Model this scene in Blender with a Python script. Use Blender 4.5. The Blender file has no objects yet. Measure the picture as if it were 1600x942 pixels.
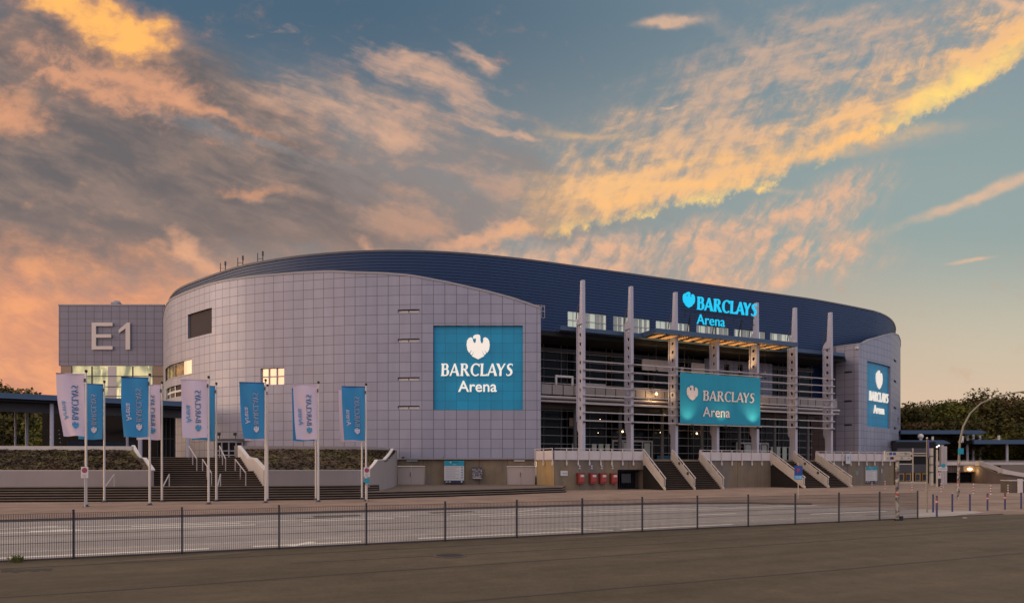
import bpy, bmesh, math, random
from mathutils import Vector, Matrix, geometry
from math import sin, cos, pi, radians, sqrt, atan2
random.seed(7)
R = random.Random(11)
scene = bpy.context.scene
COL = scene.collection

# ------------------------------------------------------------------ camera, world, sun, exposure
F, CX, HY, CZ = 1067.0, 800.0, 728.0, 2.38          # the photograph's focal length / horizon, used to measure the place
cam_d = bpy.data.cameras.new('camera'); cam = bpy.data.objects.new('camera', cam_d); COL.objects.link(cam)
cam.location = (0, 0, CZ); cam.rotation_euler = (pi/2, 0, 0)
cam_d.sensor_width = 36; cam_d.lens = 36*F/1600; cam_d.shift_y = (HY-471)/1600
cam_d.clip_start = 0.1; cam_d.clip_end = 6000
scene.camera = cam
scene.view_settings.view_transform = 'Standard'; scene.view_settings.look = 'None'
scene.view_settings.gamma = 1; scene.view_settings.exposure = 0.09
scene.view_settings.use_curve_mapping = False

def lin(r, g, b):
    f = lambda c: (c/255/12.92) if c/255 <= .04045 else ((c/255+.055)/1.055)**2.4
    return (f(r), f(g), f(b), 1)

class X:      # small expression builder for shader nodes
    nt = None
    def __init__(s, sock): s.k = sock
    @staticmethod
    def wrap(v): return v.k if isinstance(v, X) else v
    @staticmethod
    def m(op, *a, clamp=False):
        n = X.nt.nodes.new('ShaderNodeMath'); n.operation = op; n.use_clamp = clamp
        for i, v in enumerate(a):
            v = X.wrap(v)
            if isinstance(v, (int, float)): n.inputs[i].default_value = v
            else: X.nt.links.new(v, n.inputs[i])
        return X(n.outputs[0])
    def __add__(s, o): return X.m('ADD', s, o)
    __radd__ = __add__
    def __sub__(s, o): return X.m('SUBTRACT', s, o)
    def __rsub__(s, o): return X.m('SUBTRACT', o, s)
    def __mul__(s, o): return X.m('MULTIPLY', s, o)
    __rmul__ = __mul__
    def __truediv__(s, o): return X.m('DIVIDE', s, o)
def clampx(a): return X.m('ADD', a, 0.0, clamp=True)
def sstep(v, lo, hi):
    n = X.nt.nodes.new('ShaderNodeMapRange'); n.interpolation_type = 'SMOOTHSTEP'
    X.nt.links.new(X.wrap(v), n.inputs[0]); n.inputs[1].default_value = lo; n.inputs[2].default_value = hi
    return X(n.outputs[0])
def vec(x, y, z=0.0):
    n = X.nt.nodes.new('ShaderNodeCombineXYZ')
    for i, v in enumerate((x, y, z)):
        v = X.wrap(v)
        if isinstance(v, (int, float)): n.inputs[i].default_value = v
        else: X.nt.links.new(v, n.inputs[i])
    return n.outputs[0]
def noise(v, scale=1.0, detail=5, rough=.55, dist=0.0):
    n = X.nt.nodes.new('ShaderNodeTexNoise'); n.inputs['Scale'].default_value = scale
    n.inputs['Detail'].default_value = detail; n.inputs['Roughness'].default_value = rough
    n.inputs['Distortion'].default_value = dist
    if v is not None: X.nt.links.new(X.wrap(v), n.inputs['Vector'])
    return X(n.outputs[0])
def mixc(f, a, b, mode='MIX'):
    n = X.nt.nodes.new('ShaderNodeMix'); n.data_type = 'RGBA'; n.blend_type = mode
    for i, v in ((0, f), (6, a), (7, b)):
        v = X.wrap(v)
        if isinstance(v, (int, float, tuple)): n.inputs[i].default_value = v
        else: X.nt.links.new(v, n.inputs[i])
    return n.outputs[2]
def curve(v, pts, x0, x1):
    n = X.nt.nodes.new('ShaderNodeFloatCurve'); c = n.mapping.curves[0]
    ys = [p[1] for p in pts]; lo, hi = min(ys), max(ys)
    P = [((x-x0)/(x1-x0), (y-lo)/(hi-lo)) for x, y in pts]
    c.points[0].location = P[0]; c.points[1].location = P[-1]
    for q in P[1:-1]: c.points.new(*q)
    n.mapping.update()
    X.nt.links.new(X.wrap((v-x0)*(1/(x1-x0))), n.inputs['Value'])
    return X(n.outputs[0])*(hi-lo)+lo

SUN_EL, SUN_AZ = radians(9), radians(-100)      # low evening sun, behind and left of the viewer (azimuth from +Y)
def build_world():
    w = bpy.data.worlds.new('World'); scene.world = w; w.use_nodes = True
    nt = w.node_tree; nt.nodes.clear(); X.nt = nt
    out = nt.nodes.new('ShaderNodeOutputWorld'); bg = nt.nodes.new('ShaderNodeBackground')
    nt.links.new(bg.outputs[0], out.inputs[0])
    tc = nt.nodes.new('ShaderNodeTexCoord'); sp = nt.nodes.new('ShaderNodeSeparateXYZ')
    nt.links.new(tc.outputs['Generated'], sp.inputs[0])
    dx, dy, dz = (X(sp.outputs[i]) for i in range(3))
    ys = X.m('MAXIMUM', dy, .12)
    p = dx/ys*10.67+8.0                      # azimuth-like and elevation-like sky coordinates (degrees-ish /5)
    q = 7.28-X.m('MAXIMUM', dz, 0.0)/ys*10.67
    # domain warp
    wv = vec(p*.55, q*.8, 3.1)
    wx = noise(wv, 1.0, 4, .6)-.5
    wy = noise(vec(p*.55, q*.8, 9.7), 1.0, 4, .6)-.5
    P = p+wx*1.5; Q = q+wy*1.0
    ffx = noise(vec(p*2.6, q*3.4, 5.5), 1.0, 5, .6)-.5
    P = P+ffx*.35; Q = Q+ffx*.35
    def g(cx, cy, rx, ry, deg=0, pp=P, qq=Q, hard=1.0):
        c, s = cos(radians(deg)), sin(radians(deg))
        a = ((pp-cx)*c+(qq-cy)*s)*(1/rx); b = ((qq-cy)*c-(pp-cx)*s)*(1/ry)
        return X.m('EXPONENT', (a*a+b*b)*(-1.0))
    # textures
    P0, Q0 = P, Q; P = p+wx*.45+ffx*.12; Q = q+wy*.38+ffx*.12
    big = noise(vec(P*.5+Q*-.15, Q*1.1-P*.25, 1.7), 1.0, 6, .58)
    fine = noise(vec(P*1.6, Q*3.4-P*.9, 4.2), 1.0, 7, .62)
    feather = noise(vec(P*4.6+Q*2.8, Q*1.3-P*.5, 2.2), 1.0, 7, .62)      # steep feathery streaks
    streak = noise(vec(P*.55-Q*.2, Q*3.6+P*1.0, 7.7), 1.0, 7, .6)      # down-left streaks (right half)
    streakL = noise(vec(P*.6+Q*.2, Q*3.4-P*1.3, 6.1), 1.0, 7, .6)      # down-right streaks (left half)
    # clear sky
    top = mixc(sstep(p, 5, 16), lin(76, 100, 120), lin(128, 146, 154))
    midc = mixc(sstep(p, 5, 15), lin(134, 138, 140), lin(146, 162, 160))
    low = mixc(sstep(p, 9, 16), lin(196, 160, 138), lin(200, 188, 165))
    sky = mixc(sstep(q, .0, 3.6), top, midc)
    sky = mixc(sstep(q, 3.4, 5.6)*.9, sky, low)
    sky = mixc(sstep(q, 5.0, 7.0), sky, lin(218, 186, 158))
    soft = noise(vec(P*.85, Q*1.5-P*.3, 14.0), 1.0, 9, .60)
    puff = noise(vec(P*2.6, Q*3.2, 21.0), 1.0, 8, .62)
    P, Q = P0, Q0
    # big left overcast bank: dull mauve-brown
    bank = clampx(g(0.0, 2.6, 4.6, 2.5, 8)*1.3+g(4.4, 3.1, 3.4, .8, 12)*.95+g(2.6, 1.3, 2.4, .7, 20)*.6)
    gap = clampx(g(3.4, 2.1, 2.6, .16, 17)+g(5.4, 2.75, 1.3, .14, 20)*.9+g(4.6, .2, 2.2, .6, 12)*.9)
    bankd = clampx(sstep(bank+(streakL-.5)*.55+(soft-.5)*.5, .22, .95)-gap*.6*sstep(streakL, .4, .62))
    grey = mixc(sstep(soft*.6+streakL*.4, .38, .64), lin(104, 98, 99), lin(142, 122, 113))
    grey = mixc(sstep(q, 2.6, 4.8)*.7, grey, lin(150, 126, 116))
    c = mixc(bankd*.95, sky, grey)
    brn = clampx(g(1.6, 1.25, 1.9, .5, 16)*1.2+g(.4, 2.2, 1.2, .4, 10)*.4)
    c = mixc(sstep(brn+(soft-.5)*1.2+(puff-.5)*.6, .2, 1.1)*.8, c, mixc(sstep(puff, .38, .62), lin(140, 116, 108), lin(196, 146, 120)))
    # thin grey-rose film over the middle
    film = clampx(g(7.2, 3.1, 3.2, .9, 4)*1.2+g(5.2, 1.6, 2.6, .8, 12)*.8)
    c = mixc(sstep(film+(streakL-.5)*1.1+(puff-.5)*.5, .25, 1.2)*.75, c, mixc(sstep(soft, .45, .65), lin(142, 130, 126), lin(192, 152, 130)))
    # peach patches on the left
    pe = clampx(g(.15, 1.8, .65, .4, 25)*1.15+g(1.3, 1.35, 1.0, .2, 24)*.7+g(2.7, 1.55, 1.1, .3, 24)*.65+g(2.2, 1.1, 1.0, .3, 10)*.5
                + g(3.9, 2.95, .5, .14, 5)*.85+g(3.6, 1.95, 1.6, .10, 20)*.5+g(.2, 3.2, .5, .12, 5)*.5)
    c = mixc(sstep(pe+(soft-.5)*1.0+(puff-.5)*1.2, .15, 1.3)*.9, c, lin(224, 160, 122))
    # mid peach wisps, combed down to the right
    wi = clampx(g(6.6, 1.1, 1.1, .36, 16)+g(5.9, 1.95, 1.6, .34, 10)*.8+g(7.6, 1.05, .45, .12, 42)*1.0+g(7.3, 1.65, .6, .3, 30)*.6
                + g(5.0, 1.45, 1.6, .4, 12)*.6+g(7.8, 2.1, .5, .07, 14)*.8+g(4.3, .4, .8, .08, -8)*.5)
    c = mixc(sstep(wi+(streakL-.5)*2.0+(puff-.5)*.9, .30, 1.5)*.9, c, lin(216, 172, 144))
    # horizon glow bank bottom left
    gl = clampx(sstep(q+(soft-.5)*2.0+(puff-.5)*1.0-p*.1, 3.3, 4.9)*(1.0-sstep(p+(soft-.5)*2.0, 2.2, 6.0)))
    c = mixc(gl*.95, c, mixc(sstep(soft*.6+fine*.4, .36, .62), lin(204, 142, 116), lin(240, 164, 116)))
    c = mixc(sstep(clampx(g(3.0, 4.05, .55, .32, 30)*1.1+g(5.7, 3.8, .4, .16, 25)*.7+g(7.6, 3.75, 1.0, .18, -6)*1.1)+(soft-.5)*.8+(puff-.5)*1.0, .25, 1.2)*.8, c, lin(232, 172, 134))
    # hot cloud top left
    hot = g(1.35, .30, 1.2, .34, 24)+g(2.25, .5, .6, .34, 12)*.85+g(.95, -.05, 1.0, .3, 10)*.6
    hd = sstep(hot+(soft-.5)*.9+(puff-.5)*1.0, .05, 1.0)
    c = mixc(hd, c, mixc(sstep(hot*.85+(puff-.5)*2.0+(soft-.5)*1.0, .35, 1.2), lin(186, 140, 114), lin(255, 186, 104)))
    # right half: great veil above a bright edge line
    q0 = curve(p, [(7.4, 3.75), (8.5, 3.68), (9.5, 3.55), (10.5, 3.28), (11.5, 3.0), (12.5, 2.66), (13.4, 2.3), (14.2, 1.95), (15, 1.5), (15.7, 1.1), (16.6, .6)], 7.4, 16.6)
    jag = (noise(vec(p*1.9, q*1.9, 8.8), 1.0, 7, .7)-.5)*.75+(wy*.5)+(feather-.5)*.5
    d = q0-q+jag
    env = sstep(p, 7.0, 10.0)
    up = clampx(sstep(d, -.12, .3)*(1.0-sstep(d, .5, 2.9)))*env
    tex = (streak-.5)*1.6+(feather-.5)*1.2+(soft-.5)*1.5+(puff-.5)*.35
    veil = clampx(up*(.76+clampx(1.0-d)*.16+tex+(feather-.5)*.8))
    tone = streak*.3+feather*.25+soft*.2+puff*.25+clampx(1.0-d*.55)*.16-.08
    vcol = mixc(sstep(tone, .42, .58), lin(176, 156, 142), lin(244, 190, 134))
    c = mixc(sstep(veil, .05, 1.1)*.90, c, vcol)
    # broad thin veil reaching up and left
    hi_ = clampx(g(11.6, 1.6, 2.3, 1.1, -25, p, q)*.9+g(13.2, .7, 1.5, .6, -10, p, q)*.8)
    c = mixc(sstep(hi_*(.55+tex*1.1), .12, .95)*.7, c, lin(206, 172, 148))
    # feathery under-side
    un = clampx(g(10.6, 4.25, 2.6, .45, -4, p, q)*1.4+g(8.6, 3.9, 1.6, .3, 0, p, q)*.8+g(11.8, 3.5, 1.7, .45, -20, p, q)*.8+g(13.2, 3.1, .9, .4, -25, p, q)*.6+g(10.0, 4.1, 2.4, .40, -4, p, q)*1.1+g(12.6, 4.0, .9, .2, -18, p, q)*.9)
    un = un*sstep(0.0-d, -.1, .3)
    c = mixc(sstep(un*(.62+(feather-.5)*2.8+(soft-.5)*1.2+(puff-.5)*.4), .06, .95)*.85, c, mixc(sstep(puff, .4, .6), lin(196, 166, 146), lin(234, 180, 142)))
    # hot rim
    st2 = clampx(g(11.3, 2.55, 1.9, .07, -6, p, q+wy*.5)+g(10.4, 2.85, 1.5, .05, 3, p, q+wy*.5)+g(13.6, 2.15, 1.1, .10, -8, p, q+wy*.5)+g(9.2, 2.1, .6, .05, 2, p, q+wy*.5)*.7)
    c = mixc(clampx(st2*(puff*2.2-.5))*.85, c, lin(250, 192, 126))
    hr = X.m('EXPONENT', (d-.22)*(d-.22)*-7.0)*env*(.35+clampx(sstep(noise(vec(p*.9, q*.7, 12.1), 1.0, 4, .6), .36, .6))*.8)
    hr = hr*clampx(.5+(streak-.4)*2.2+(fine-.5)*.8)*sstep(d, -.06, .12)
    c = mixc(clampx(hr*(.30+puff*.6+(soft-.5)*1.6)*.9), c, lin(255, 192, 116))
    hh = clampx(g(10.3, 3.30, 1.3, .12, -12, p, q+wy*.6)*1.1+g(14.6, 1.55, .8, .2, -30, p, q+wy*.8)*1.0+g(15.6, 1.0, .7, .16, -35, p, q+wy*.6)*.6+g(12.3, 2.8, .9, .09, -18, p, q+wy*.5)*.7)
    c = mixc(clampx(hh*(fine*1.7-.05)*sstep(d, -.08, .1)), c, lin(255, 216, 124))
    # small separate wisps
    sm = clampx(g(15.4, 3.05, 1.5, .12, -20, p, q+wy*.4)*1.1+g(15.15, 4.05, .45, .04, -8, p, q+wy*.3)*.9+g(10.4, .32, .5, .08, -2, p, q+wy*.5)*1.1+g(10.4, 1.72, .16, .025, 0)+g(15.8, .05, .8, .16, 24)*.9+g(14.3, .9, .6, .2, -20)*.4+g(11.5, .55, 1.2, .25, 25)*.4)
    c = mixc(sstep(sm*(.2+puff*1.5), .15, 1.1)*.75, c, lin(228, 184, 150))
    # sky behind and above the viewer: real evening sky (Nishita) with a broad warm afterglow
    sk = nt.nodes.new('ShaderNodeTexSky'); sk.sky_type = 'NISHITA'; sk.sun_disc = False
    sk.sun_elevation = SUN_EL; sk.sun_rotation = SUN_AZ
    sx, sy = sin(SUN_AZ), cos(SUN_AZ)
    toward = dx*sx+dy*sy
    glow = sstep(toward, .1, 1.0)*(1.0-sstep(dz, .1, .8))
    back = mixc(sstep(dz, .15, .95), (.44, .46, .64, 1), (1.08, .90, .78, 1))
    back = mixc(glow, back, (1.5, .82, .5, 1))
    back = mixc(1.0, back, mixc(.06, (0, 0, 0, 1), sk.outputs[0]), 'ADD')
    back = mixc(sstep(dz, -.05, .02), (.08, .07, .06, 1), back)
    f = sstep(dy, .2, .5)*(1.0-sstep(q, -1.0, -4.0)*0)
    c2 = mixc(f, back, c)
    nt.links.new(c2, bg.inputs[0]); bg.inputs[1].default_value = 1.0
    w.cycles.sampling_method = 'MANUAL'; w.cycles.sample_map_resolution = 512
build_world()
sd = bpy.data.lights.new('sun', 'SUN'); sd.energy = .65; sd.color = (1, .78, .60); sd.angle = radians(25)
so = bpy.data.objects.new('sun', sd); COL.objects.link(so)
sdir = Vector((sin(SUN_AZ)*cos(SUN_EL), cos(SUN_AZ)*cos(SUN_EL), sin(SUN_EL)))
so.rotation_euler = sdir.to_track_quat('Z', 'Y').to_euler()

# ------------------------------------------------------------------ mesh helpers
class MB:
    def __init__(s): s.v = []; s.f = []; s.uv = []
    def face(s, pts, uv=None):
        i = len(s.v); s.v += [tuple(p) for p in pts]; s.f.append(tuple(range(i, i+len(pts))))
        s.uv.append(uv if uv else [(0.0, 0.0)]*len(pts)); return s
    def box(s, c, d, rz=0.0, rx=0.0, ry=0.0):
        M = Matrix.Rotation(rz, 3, 'Z') @ Matrix.Rotation(ry, 3, 'Y') @ Matrix.Rotation(rx, 3, 'X'); c = Vector(c)
        P = [c+M@Vector((x*d[0]/2, y*d[1]/2, z*d[2]/2)) for x in (-1, 1) for y in (-1, 1) for z in (-1, 1)]
        for q in ((0, 1, 3, 2), (4, 6, 7, 5), (0, 4, 5, 1), (2, 3, 7, 6), (0, 2, 6, 4), (1, 5, 7, 3)):
            pts = [P[k] for k in q]
            s.face(pts, [(p.x+p.y, p.z) for p in pts])
        return s
    def bb(s, x0, x1, y0, y1, z0, z1): return s.box(((x0+x1)/2, (y0+y1)/2, (z0+z1)/2), (x1-x0, y1-y0, z1-z0))
    def beam(s, a, b, w, h):          # box from a to b, w across (horizontal), h upward
        a, b = Vector(a), Vector(b); d = (b-a).normalized()
        up = Vector((0, 0, 1)) if abs(d.z) < .95 else Vector((0, 1, 0))
        x = d.cross(up).normalized(); u = x.cross(d)
        P = [p+x*sx*w/2+u*su*h/2 for p in (a, b) for sx, su in ((-1, -1), (1, -1), (1, 1), (-1, 1))]
        for q in ((0, 1, 2, 3), (7, 6, 5, 4), (0, 4, 5, 1), (1, 5, 6, 2), (2, 6, 7, 3), (3, 7, 4, 0)):
            s.face([P[k] for k in q])
        return s
    def tube(s, pts, r, n=10, caps=True):
        pts = [Vector(p) for p in pts]; rs = r if isinstance(r, (list, tuple)) else [r]*len(pts)
        rings = []; ref = None
        for i, p in enumerate(pts):
            d = (pts[min(i+1, len(pts)-1)]-pts[max(i-1, 0)]).normalized()
            if ref is None: ref = Vector((1, 0, 0)) if abs(d.x) < .9 else Vector((0, 1, 0))
            x = (ref-d*ref.dot(d)).normalized(); y = d.cross(x); ref = x
            rings.append([p+(x*cos(2*pi*k/n)+y*sin(2*pi*k/n))*rs[i] for k in range(n)])
        for a, b in zip(rings, rings[1:]):
            for k in range(n): s.face([a[k], a[(k+1) % n], b[(k+1) % n], b[k]])
        if caps: s.face(rings[0][::-1]); s.face(rings[-1])
        return s
    def cyl(s, c, r, h, n=16, r2=None): return s.tube([c, (c[0], c[1], c[2]+h)], [r, r if r2 is None else r2], n)
    def sphere(s, c, r, n=12, sq=(1, 1, 1)):
        m = n//2
        P = lambda i, j: (c[0]+r*sq[0]*sin(pi*i/m)*cos(2*pi*j/n), c[1]+r*sq[1]*sin(pi*i/m)*sin(2*pi*j/n), c[2]+r*sq[2]*cos(pi*i/m))
        for i in range(m):
            for j in range(n):
                q = [P(i, j), P(i+1, j), P(i+1, j+1), P(i, j+1)]
                if i == 0: q = q[:3]
                elif i == m-1: q = [q[0], q[1], q[3]]
                s.face(q)
        return s
    def poly(s, loops, T, depth):     # 2D loops (outer first, then holes) -> front face at T(x,y,depth), back at T(x,y,0)
        tri = geometry.tessellate_polygon([[Vector((x, y, 0)) for x, y in L] for L in loops])
        flat = [p for L in loops for p in L]
        for t in tri:
            s.face([T(*flat[k], depth) for k in t])
            if depth: s.face([T(*flat[k], 0) for k in t])
        if depth:
            for L in loops:
                for k in range(len(L)):
                    a, b = L[k], L[(k+1) % len(L)]
                    s.face([T(*a, 0), T(*b, 0), T(*b, depth), T(*a, depth)])
        return s
    def build(s, name, mat, parent=None, smooth=False, weld=False, **kw):
        me = bpy.data.meshes.new(name); me.from_pydata(s.v, [], s.f)
        uvl = me.uv_layers.new(name='uv')
        flat = [c for f in s.uv for p in f for c in p]; uvl.data.foreach_set('uv', flat)
        if weld or smooth:
            b = bmesh.new(); b.from_mesh(me); bmesh.ops.remove_doubles(b, verts=b.verts, dist=.0004)
            bmesh.ops.recalc_face_normals(b, faces=b.faces); b.to_mesh(me); b.free()
        if smooth:
            me.polygons.foreach_set('use_smooth', [True]*len(me.polygons))
            me.set_sharp_from_angle(angle=radians(40))
        me.materials.append(mat)
        o = bpy.data.objects.new(name, me); COL.objects.link(o)
        if parent: o.parent = parent
        for k, v in kw.items(): o[k] = v
        return o
def thing(name, label, cat, loc=(0, 0, 0), rz=0.0, group=None):
    o = bpy.data.objects.new(name, None); COL.objects.link(o); o.empty_display_size = .3
    o.location = loc; o.rotation_euler = (0, 0, rz); o['label'] = label; o['category'] = cat
    if group: o['group'] = group
    return o
def tag(o, label, cat, group=None):
    o['label'] = label; o['category'] = cat
    if group: o['group'] = group
    return o
def dup(root, loc, rz=None, label=None, group=None):
    def cp(o, par):
        c = o.copy(); COL.objects.link(c); c.parent = par
        for ch in [k for k in o.children]: cp(ch, c)
        return c
    r = cp(root, None); r.location = loc
    if rz is not None: r.rotation_euler = (0, 0, rz)
    if label: r['label'] = label
    if group: r['group'] = group
    return r
def part(mb, name, mat, parent, **kw): return mb.build(name, mat, parent, **kw)

TH = atan2(.414, .910)            # the facade, fence, road and flagpoles all share this direction
U = Vector((cos(TH), sin(TH))); N = Vector((-sin(TH), cos(TH)))
A = Vector((2.35, 66.0))          # origin of the arena's own axes
def W(px, Z): return Vector(((px-CX)/F*Z, Z))          # a measured bearing and distance -> ground position
def UN(s, n): return A+U*s+N*n
def toL(P): d = Vector(P[:2])-A; return Vector((d.dot(U), d.dot(N)))
def LP(px, Z): return toL(W(px, Z))
def zz(py, Z): return CZ+(HY-py)/F*Z
def s_on(px, n):                   # s of the point of line n seen on bearing px
    k = (px-CX)/F; return (k*(A.y+n*N.y)-(A.x+n*N.x))/(U.x-k*U.y)

# ------------------------------------------------------------------ materials
def mat(name, base, rough=.7, metal=0.0, spec=.5, emit=None, estr=0.0, build=None):
    m = bpy.data.materials.new(name); m.use_nodes = True; nt = m.node_tree; X.nt = nt
    b = nt.nodes['Principled BSDF']
    b.inputs['Base Color'].default_value = base if len(base) == 4 else (*base, 1)
    b.inputs['Roughness'].default_value = rough; b.inputs['Metallic'].default_value = metal
    b.inputs['Specular IOR Level'].default_value = spec
    if emit: b.inputs['Emission Color'].default_value = (*emit[:3], 1); b.inputs['Emission Strength'].default_value = estr
    if build: build(nt, b)
    return m
def objvec(): return X.nt.nodes.new('ShaderNodeTexCoord').outputs['Object']
def geopos():
    sp = X.nt.nodes.new('ShaderNodeSeparateXYZ'); g = X.nt.nodes.new('ShaderNodeNewGeometry')
    X.nt.links.new(g.outputs['Position'], sp.inputs[0]); return g.outputs['Position'], [X(sp.outputs[i]) for i in range(3)]
def uvxy():
    t = X.nt.nodes.new('ShaderNodeUVMap'); t.uv_map = 'uv'; sp = X.nt.nodes.new('ShaderNodeSeparateXYZ')
    X.nt.links.new(t.outputs[0], sp.inputs[0]); return X(sp.outputs[0]), X(sp.outputs[1])
def bump(nt, b, h, strength=.3, dist=.02):
    n = nt.nodes.new('ShaderNodeBump'); n.inputs['Strength'].default_value = strength; n.inputs['Distance'].default_value = dist
    nt.links.new(X.wrap(h), n.inputs['Height']); nt.links.new(n.outputs[0], b.inputs['Normal'])
def cscale(k):  # grey multiplier colour from a value
    n = X.nt.nodes.new('ShaderNodeCombineColor')
    for i in range(3): X.nt.links.new(X.wrap(k), n.inputs[i])
    return n.outputs[0]
def simple(c, var=.12, sc=3.0, streak=0.0, bmp=0.0):
    def f(nt, b):
        pos, (x, y, z) = geopos()
        k = noise(pos, sc, 5, .6)*(2*var)+(1-var)
        if streak:
            k = k*(noise(vec(x*2.2, y*2.2, z*.22), 1.0, 5, .65)*(2*streak)+(1-streak))
        nt.links.new(mixc(1.0, c, cscale(k), 'MULTIPLY'), b.inputs['Base Color'])
        if bmp: bump(nt, b, noise(pos, 14.0, 5, .6), bmp, .02)
    return f
def vm(name, c, rough=.7, var=.1, sc=3.0, streak=0.0, bmp=0.0, metal=0.0, spec=.4):
    c = (*c, 1); return mat(name, c, rough, metal, spec, build=simple(c, var, sc, streak, bmp))

PW, PH = 1.18, .985     # cassette size of the metal cladding
def cladding(c, seamw=.05, gloss=.45, metal=.35, pw=PW, ph=PH, seamk=.30):
    def f(nt, b):
        u, v = uvxy()
        fu = X.m('FRACT', u*(1/pw)); fv = X.m('FRACT', v*(1/ph))
        eu = X.m('MINIMUM', fu, 1.0-fu)*pw; ev = X.m('MINIMUM', fv, 1.0-fv)*ph
        e = X.m('MINIMUM', eu, ev*1.25)
        seam = sstep(e, seamw*.35, seamw*.75)
        wn = nt.nodes.new('ShaderNodeTexWhiteNoise'); wn.noise_dimensions = '2D'
        nt.links.new(vec(X.m('FLOOR', u*(1/pw)), X.m('FLOOR', v*(1/ph))), wn.inputs['Vector'])
        rnd = X(wn.outputs['Value'])
        pos, (x, y, z) = geopos()
        dirt = noise(vec(u*.9, v*.12), 1.0, 6, .6)
        k = (rnd*.13+.935)*(dirt*.36+.82)*(seam*(1-seamk)+seamk)
        nt.links.new(mixc(1.0, (*c, 1), cscale(k), 'MULTIPLY'), b.inputs['Base Color'])
        nt.links.new((rnd*.08+gloss).k, b.inputs['Roughness'])
        bump(nt, b, seam+noise(vec(u*.7, v*.7), 1.0, 2, .5)*.35, .25, .03)
    return f
M = {}
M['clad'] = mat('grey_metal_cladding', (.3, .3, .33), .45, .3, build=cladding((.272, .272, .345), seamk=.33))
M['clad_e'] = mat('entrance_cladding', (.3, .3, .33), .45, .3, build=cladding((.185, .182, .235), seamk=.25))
M['teal'] = mat('teal_cladding', (.0, .2, .33), .45, .0, build=cladding((.000, .260, .47), seamk=.62))
M['blue'] = vm('blue_ribbed_metal', (.010, .036, .106), .5, .12, .3, .12, metal=.1)
M['bluetrim'] = vm('blue_trim', (.045, .085, .16), .5, .1, 1.0)
M['rim'] = vm('grey_rim', (.30, .29, .32), .5)
M['mast'] = vm('light_lilac_steel', (.40, .395, .475), .5, .08, 1.5, .08)
M['alu'] = vm('weathered_aluminium', (.40, .36, .36), .5, .1, 2.0)
M['railpanel'] = vm('cream_rail_panel', (.52, .47, .47), .6, .08, 1.5, .1)
M['rustrail'] = vm('stained_stair_panel', (.50, .44, .38), .6, .15, 1.5, .15)
M['white'] = vm('off_white_paint', (.62, .58, .56), .55, .06)
M['coping'] = vm('pale_coping', (.50, .46, .44), .7, .12, 2.0, .1)
M['dark'] = vm('dark_metal', (.018, .018, .022), .5, .2)
M['darkgrey'] = vm('dark_grey_panel', (.06, .06, .07), .6, .15)
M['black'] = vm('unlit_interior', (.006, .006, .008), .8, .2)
M['beige'] = vm('beige_steel', (.45, .40, .33), .6, .1)
M['tan'] = vm('tan_panel', (.30, .21, .15), .6, .08)
M['floor'] = vm('deck_slab', (.16, .14, .13), .8, .2)
M['pole'] = vm('flagpole_aluminium', (.55, .50, .47), .4, .06, 2.0, metal=.3)
M['lamppole'] = vm('galvanised_lamp_pole', (.20, .18, .135), .5, .15, 2.0, .1)
def concrete(c, pw=2.9):
    def f(nt, b):
        pos, (x, y, z) = geopos()
        u, v = uvxy()
        st = noise(vec(x*1.3, y*1.3, z*.16), 1.0, 7, .68); bl = noise(pos, .8, 5, .6)
        wid = noise(vec(x*.35, y*.35, z*.1), 1.0, 3, .5)
        k = (st*1.1+.45)*(bl*.5+.75)*(wid*.5+.75)
        fu = X.m('FRACT', u*(1/pw)); e = X.m('MINIMUM', fu, 1.0-fu)*pw
        k = k*(sstep(e, .01, .04)*.6+.4)
        tint = mixc(sstep(wid+st*.3, .5, .8), (*c, 1), (c[0]*1.15, c[1]*1.0, c[2]*.72, 1))
        nt.links.new(mixc(1.0, tint, cscale(k), 'MULTIPLY'), b.inputs['Base Color'])
        bump(nt, b, noise(pos, 9.0, 6, .6), .25, .02)
    return f
M['conc'] = mat('board_marked_concrete', (.2, .19, .17), .85, build=concrete((.155, .132, .115)))
M['concy'] = mat('lit_yellow_concrete', (.3, .25, .14), .85, build=concrete((.30, .225, .13), 50))  # brighter, yellower copy of the concrete; stronger light on this face painted in
M['render'] = vm('rendered_planter_wall', (.285, .245, .24), .85, .09, .6, .08, .1)
M['ramp'] = vm('clinker_ramp_wall', (.155, .115, .09), .85, .15, .8, .1, .1)
def stone(nt, b):
    pos, (x, y, z) = geopos(); k = noise(pos, 1.6, 6, .7)*1.5+.25; k2 = noise(pos, .45, 3, .5)+.5
    nt.links.new(mixc(1.0, mixc(sstep(k2, .85, 1.15), (.055, .042, .034, 1), (.12, .085, .06, 1)), cscale(k), 'MULTIPLY'), b.inputs['Base Color'])
    bump(nt, b, noise(pos, 10.0, 6, .6), .3, .03)
M['stair'] = mat('brown_stone_steps', (.1, .08, .06), .8, build=stone)
M['tread'] = vm('worn_tread_stone', (.155, .115, .09), .85, .35, 1.2)
M['tread2'] = vm('rust_stained_tread', (.085, .060, .042), .85, .6, 2.5)
M['core'] = vm('shade_dark_core', (.018, .014, .012), .9, .3)  # near-black colour adds to the shade in the gaps under the treads
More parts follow.
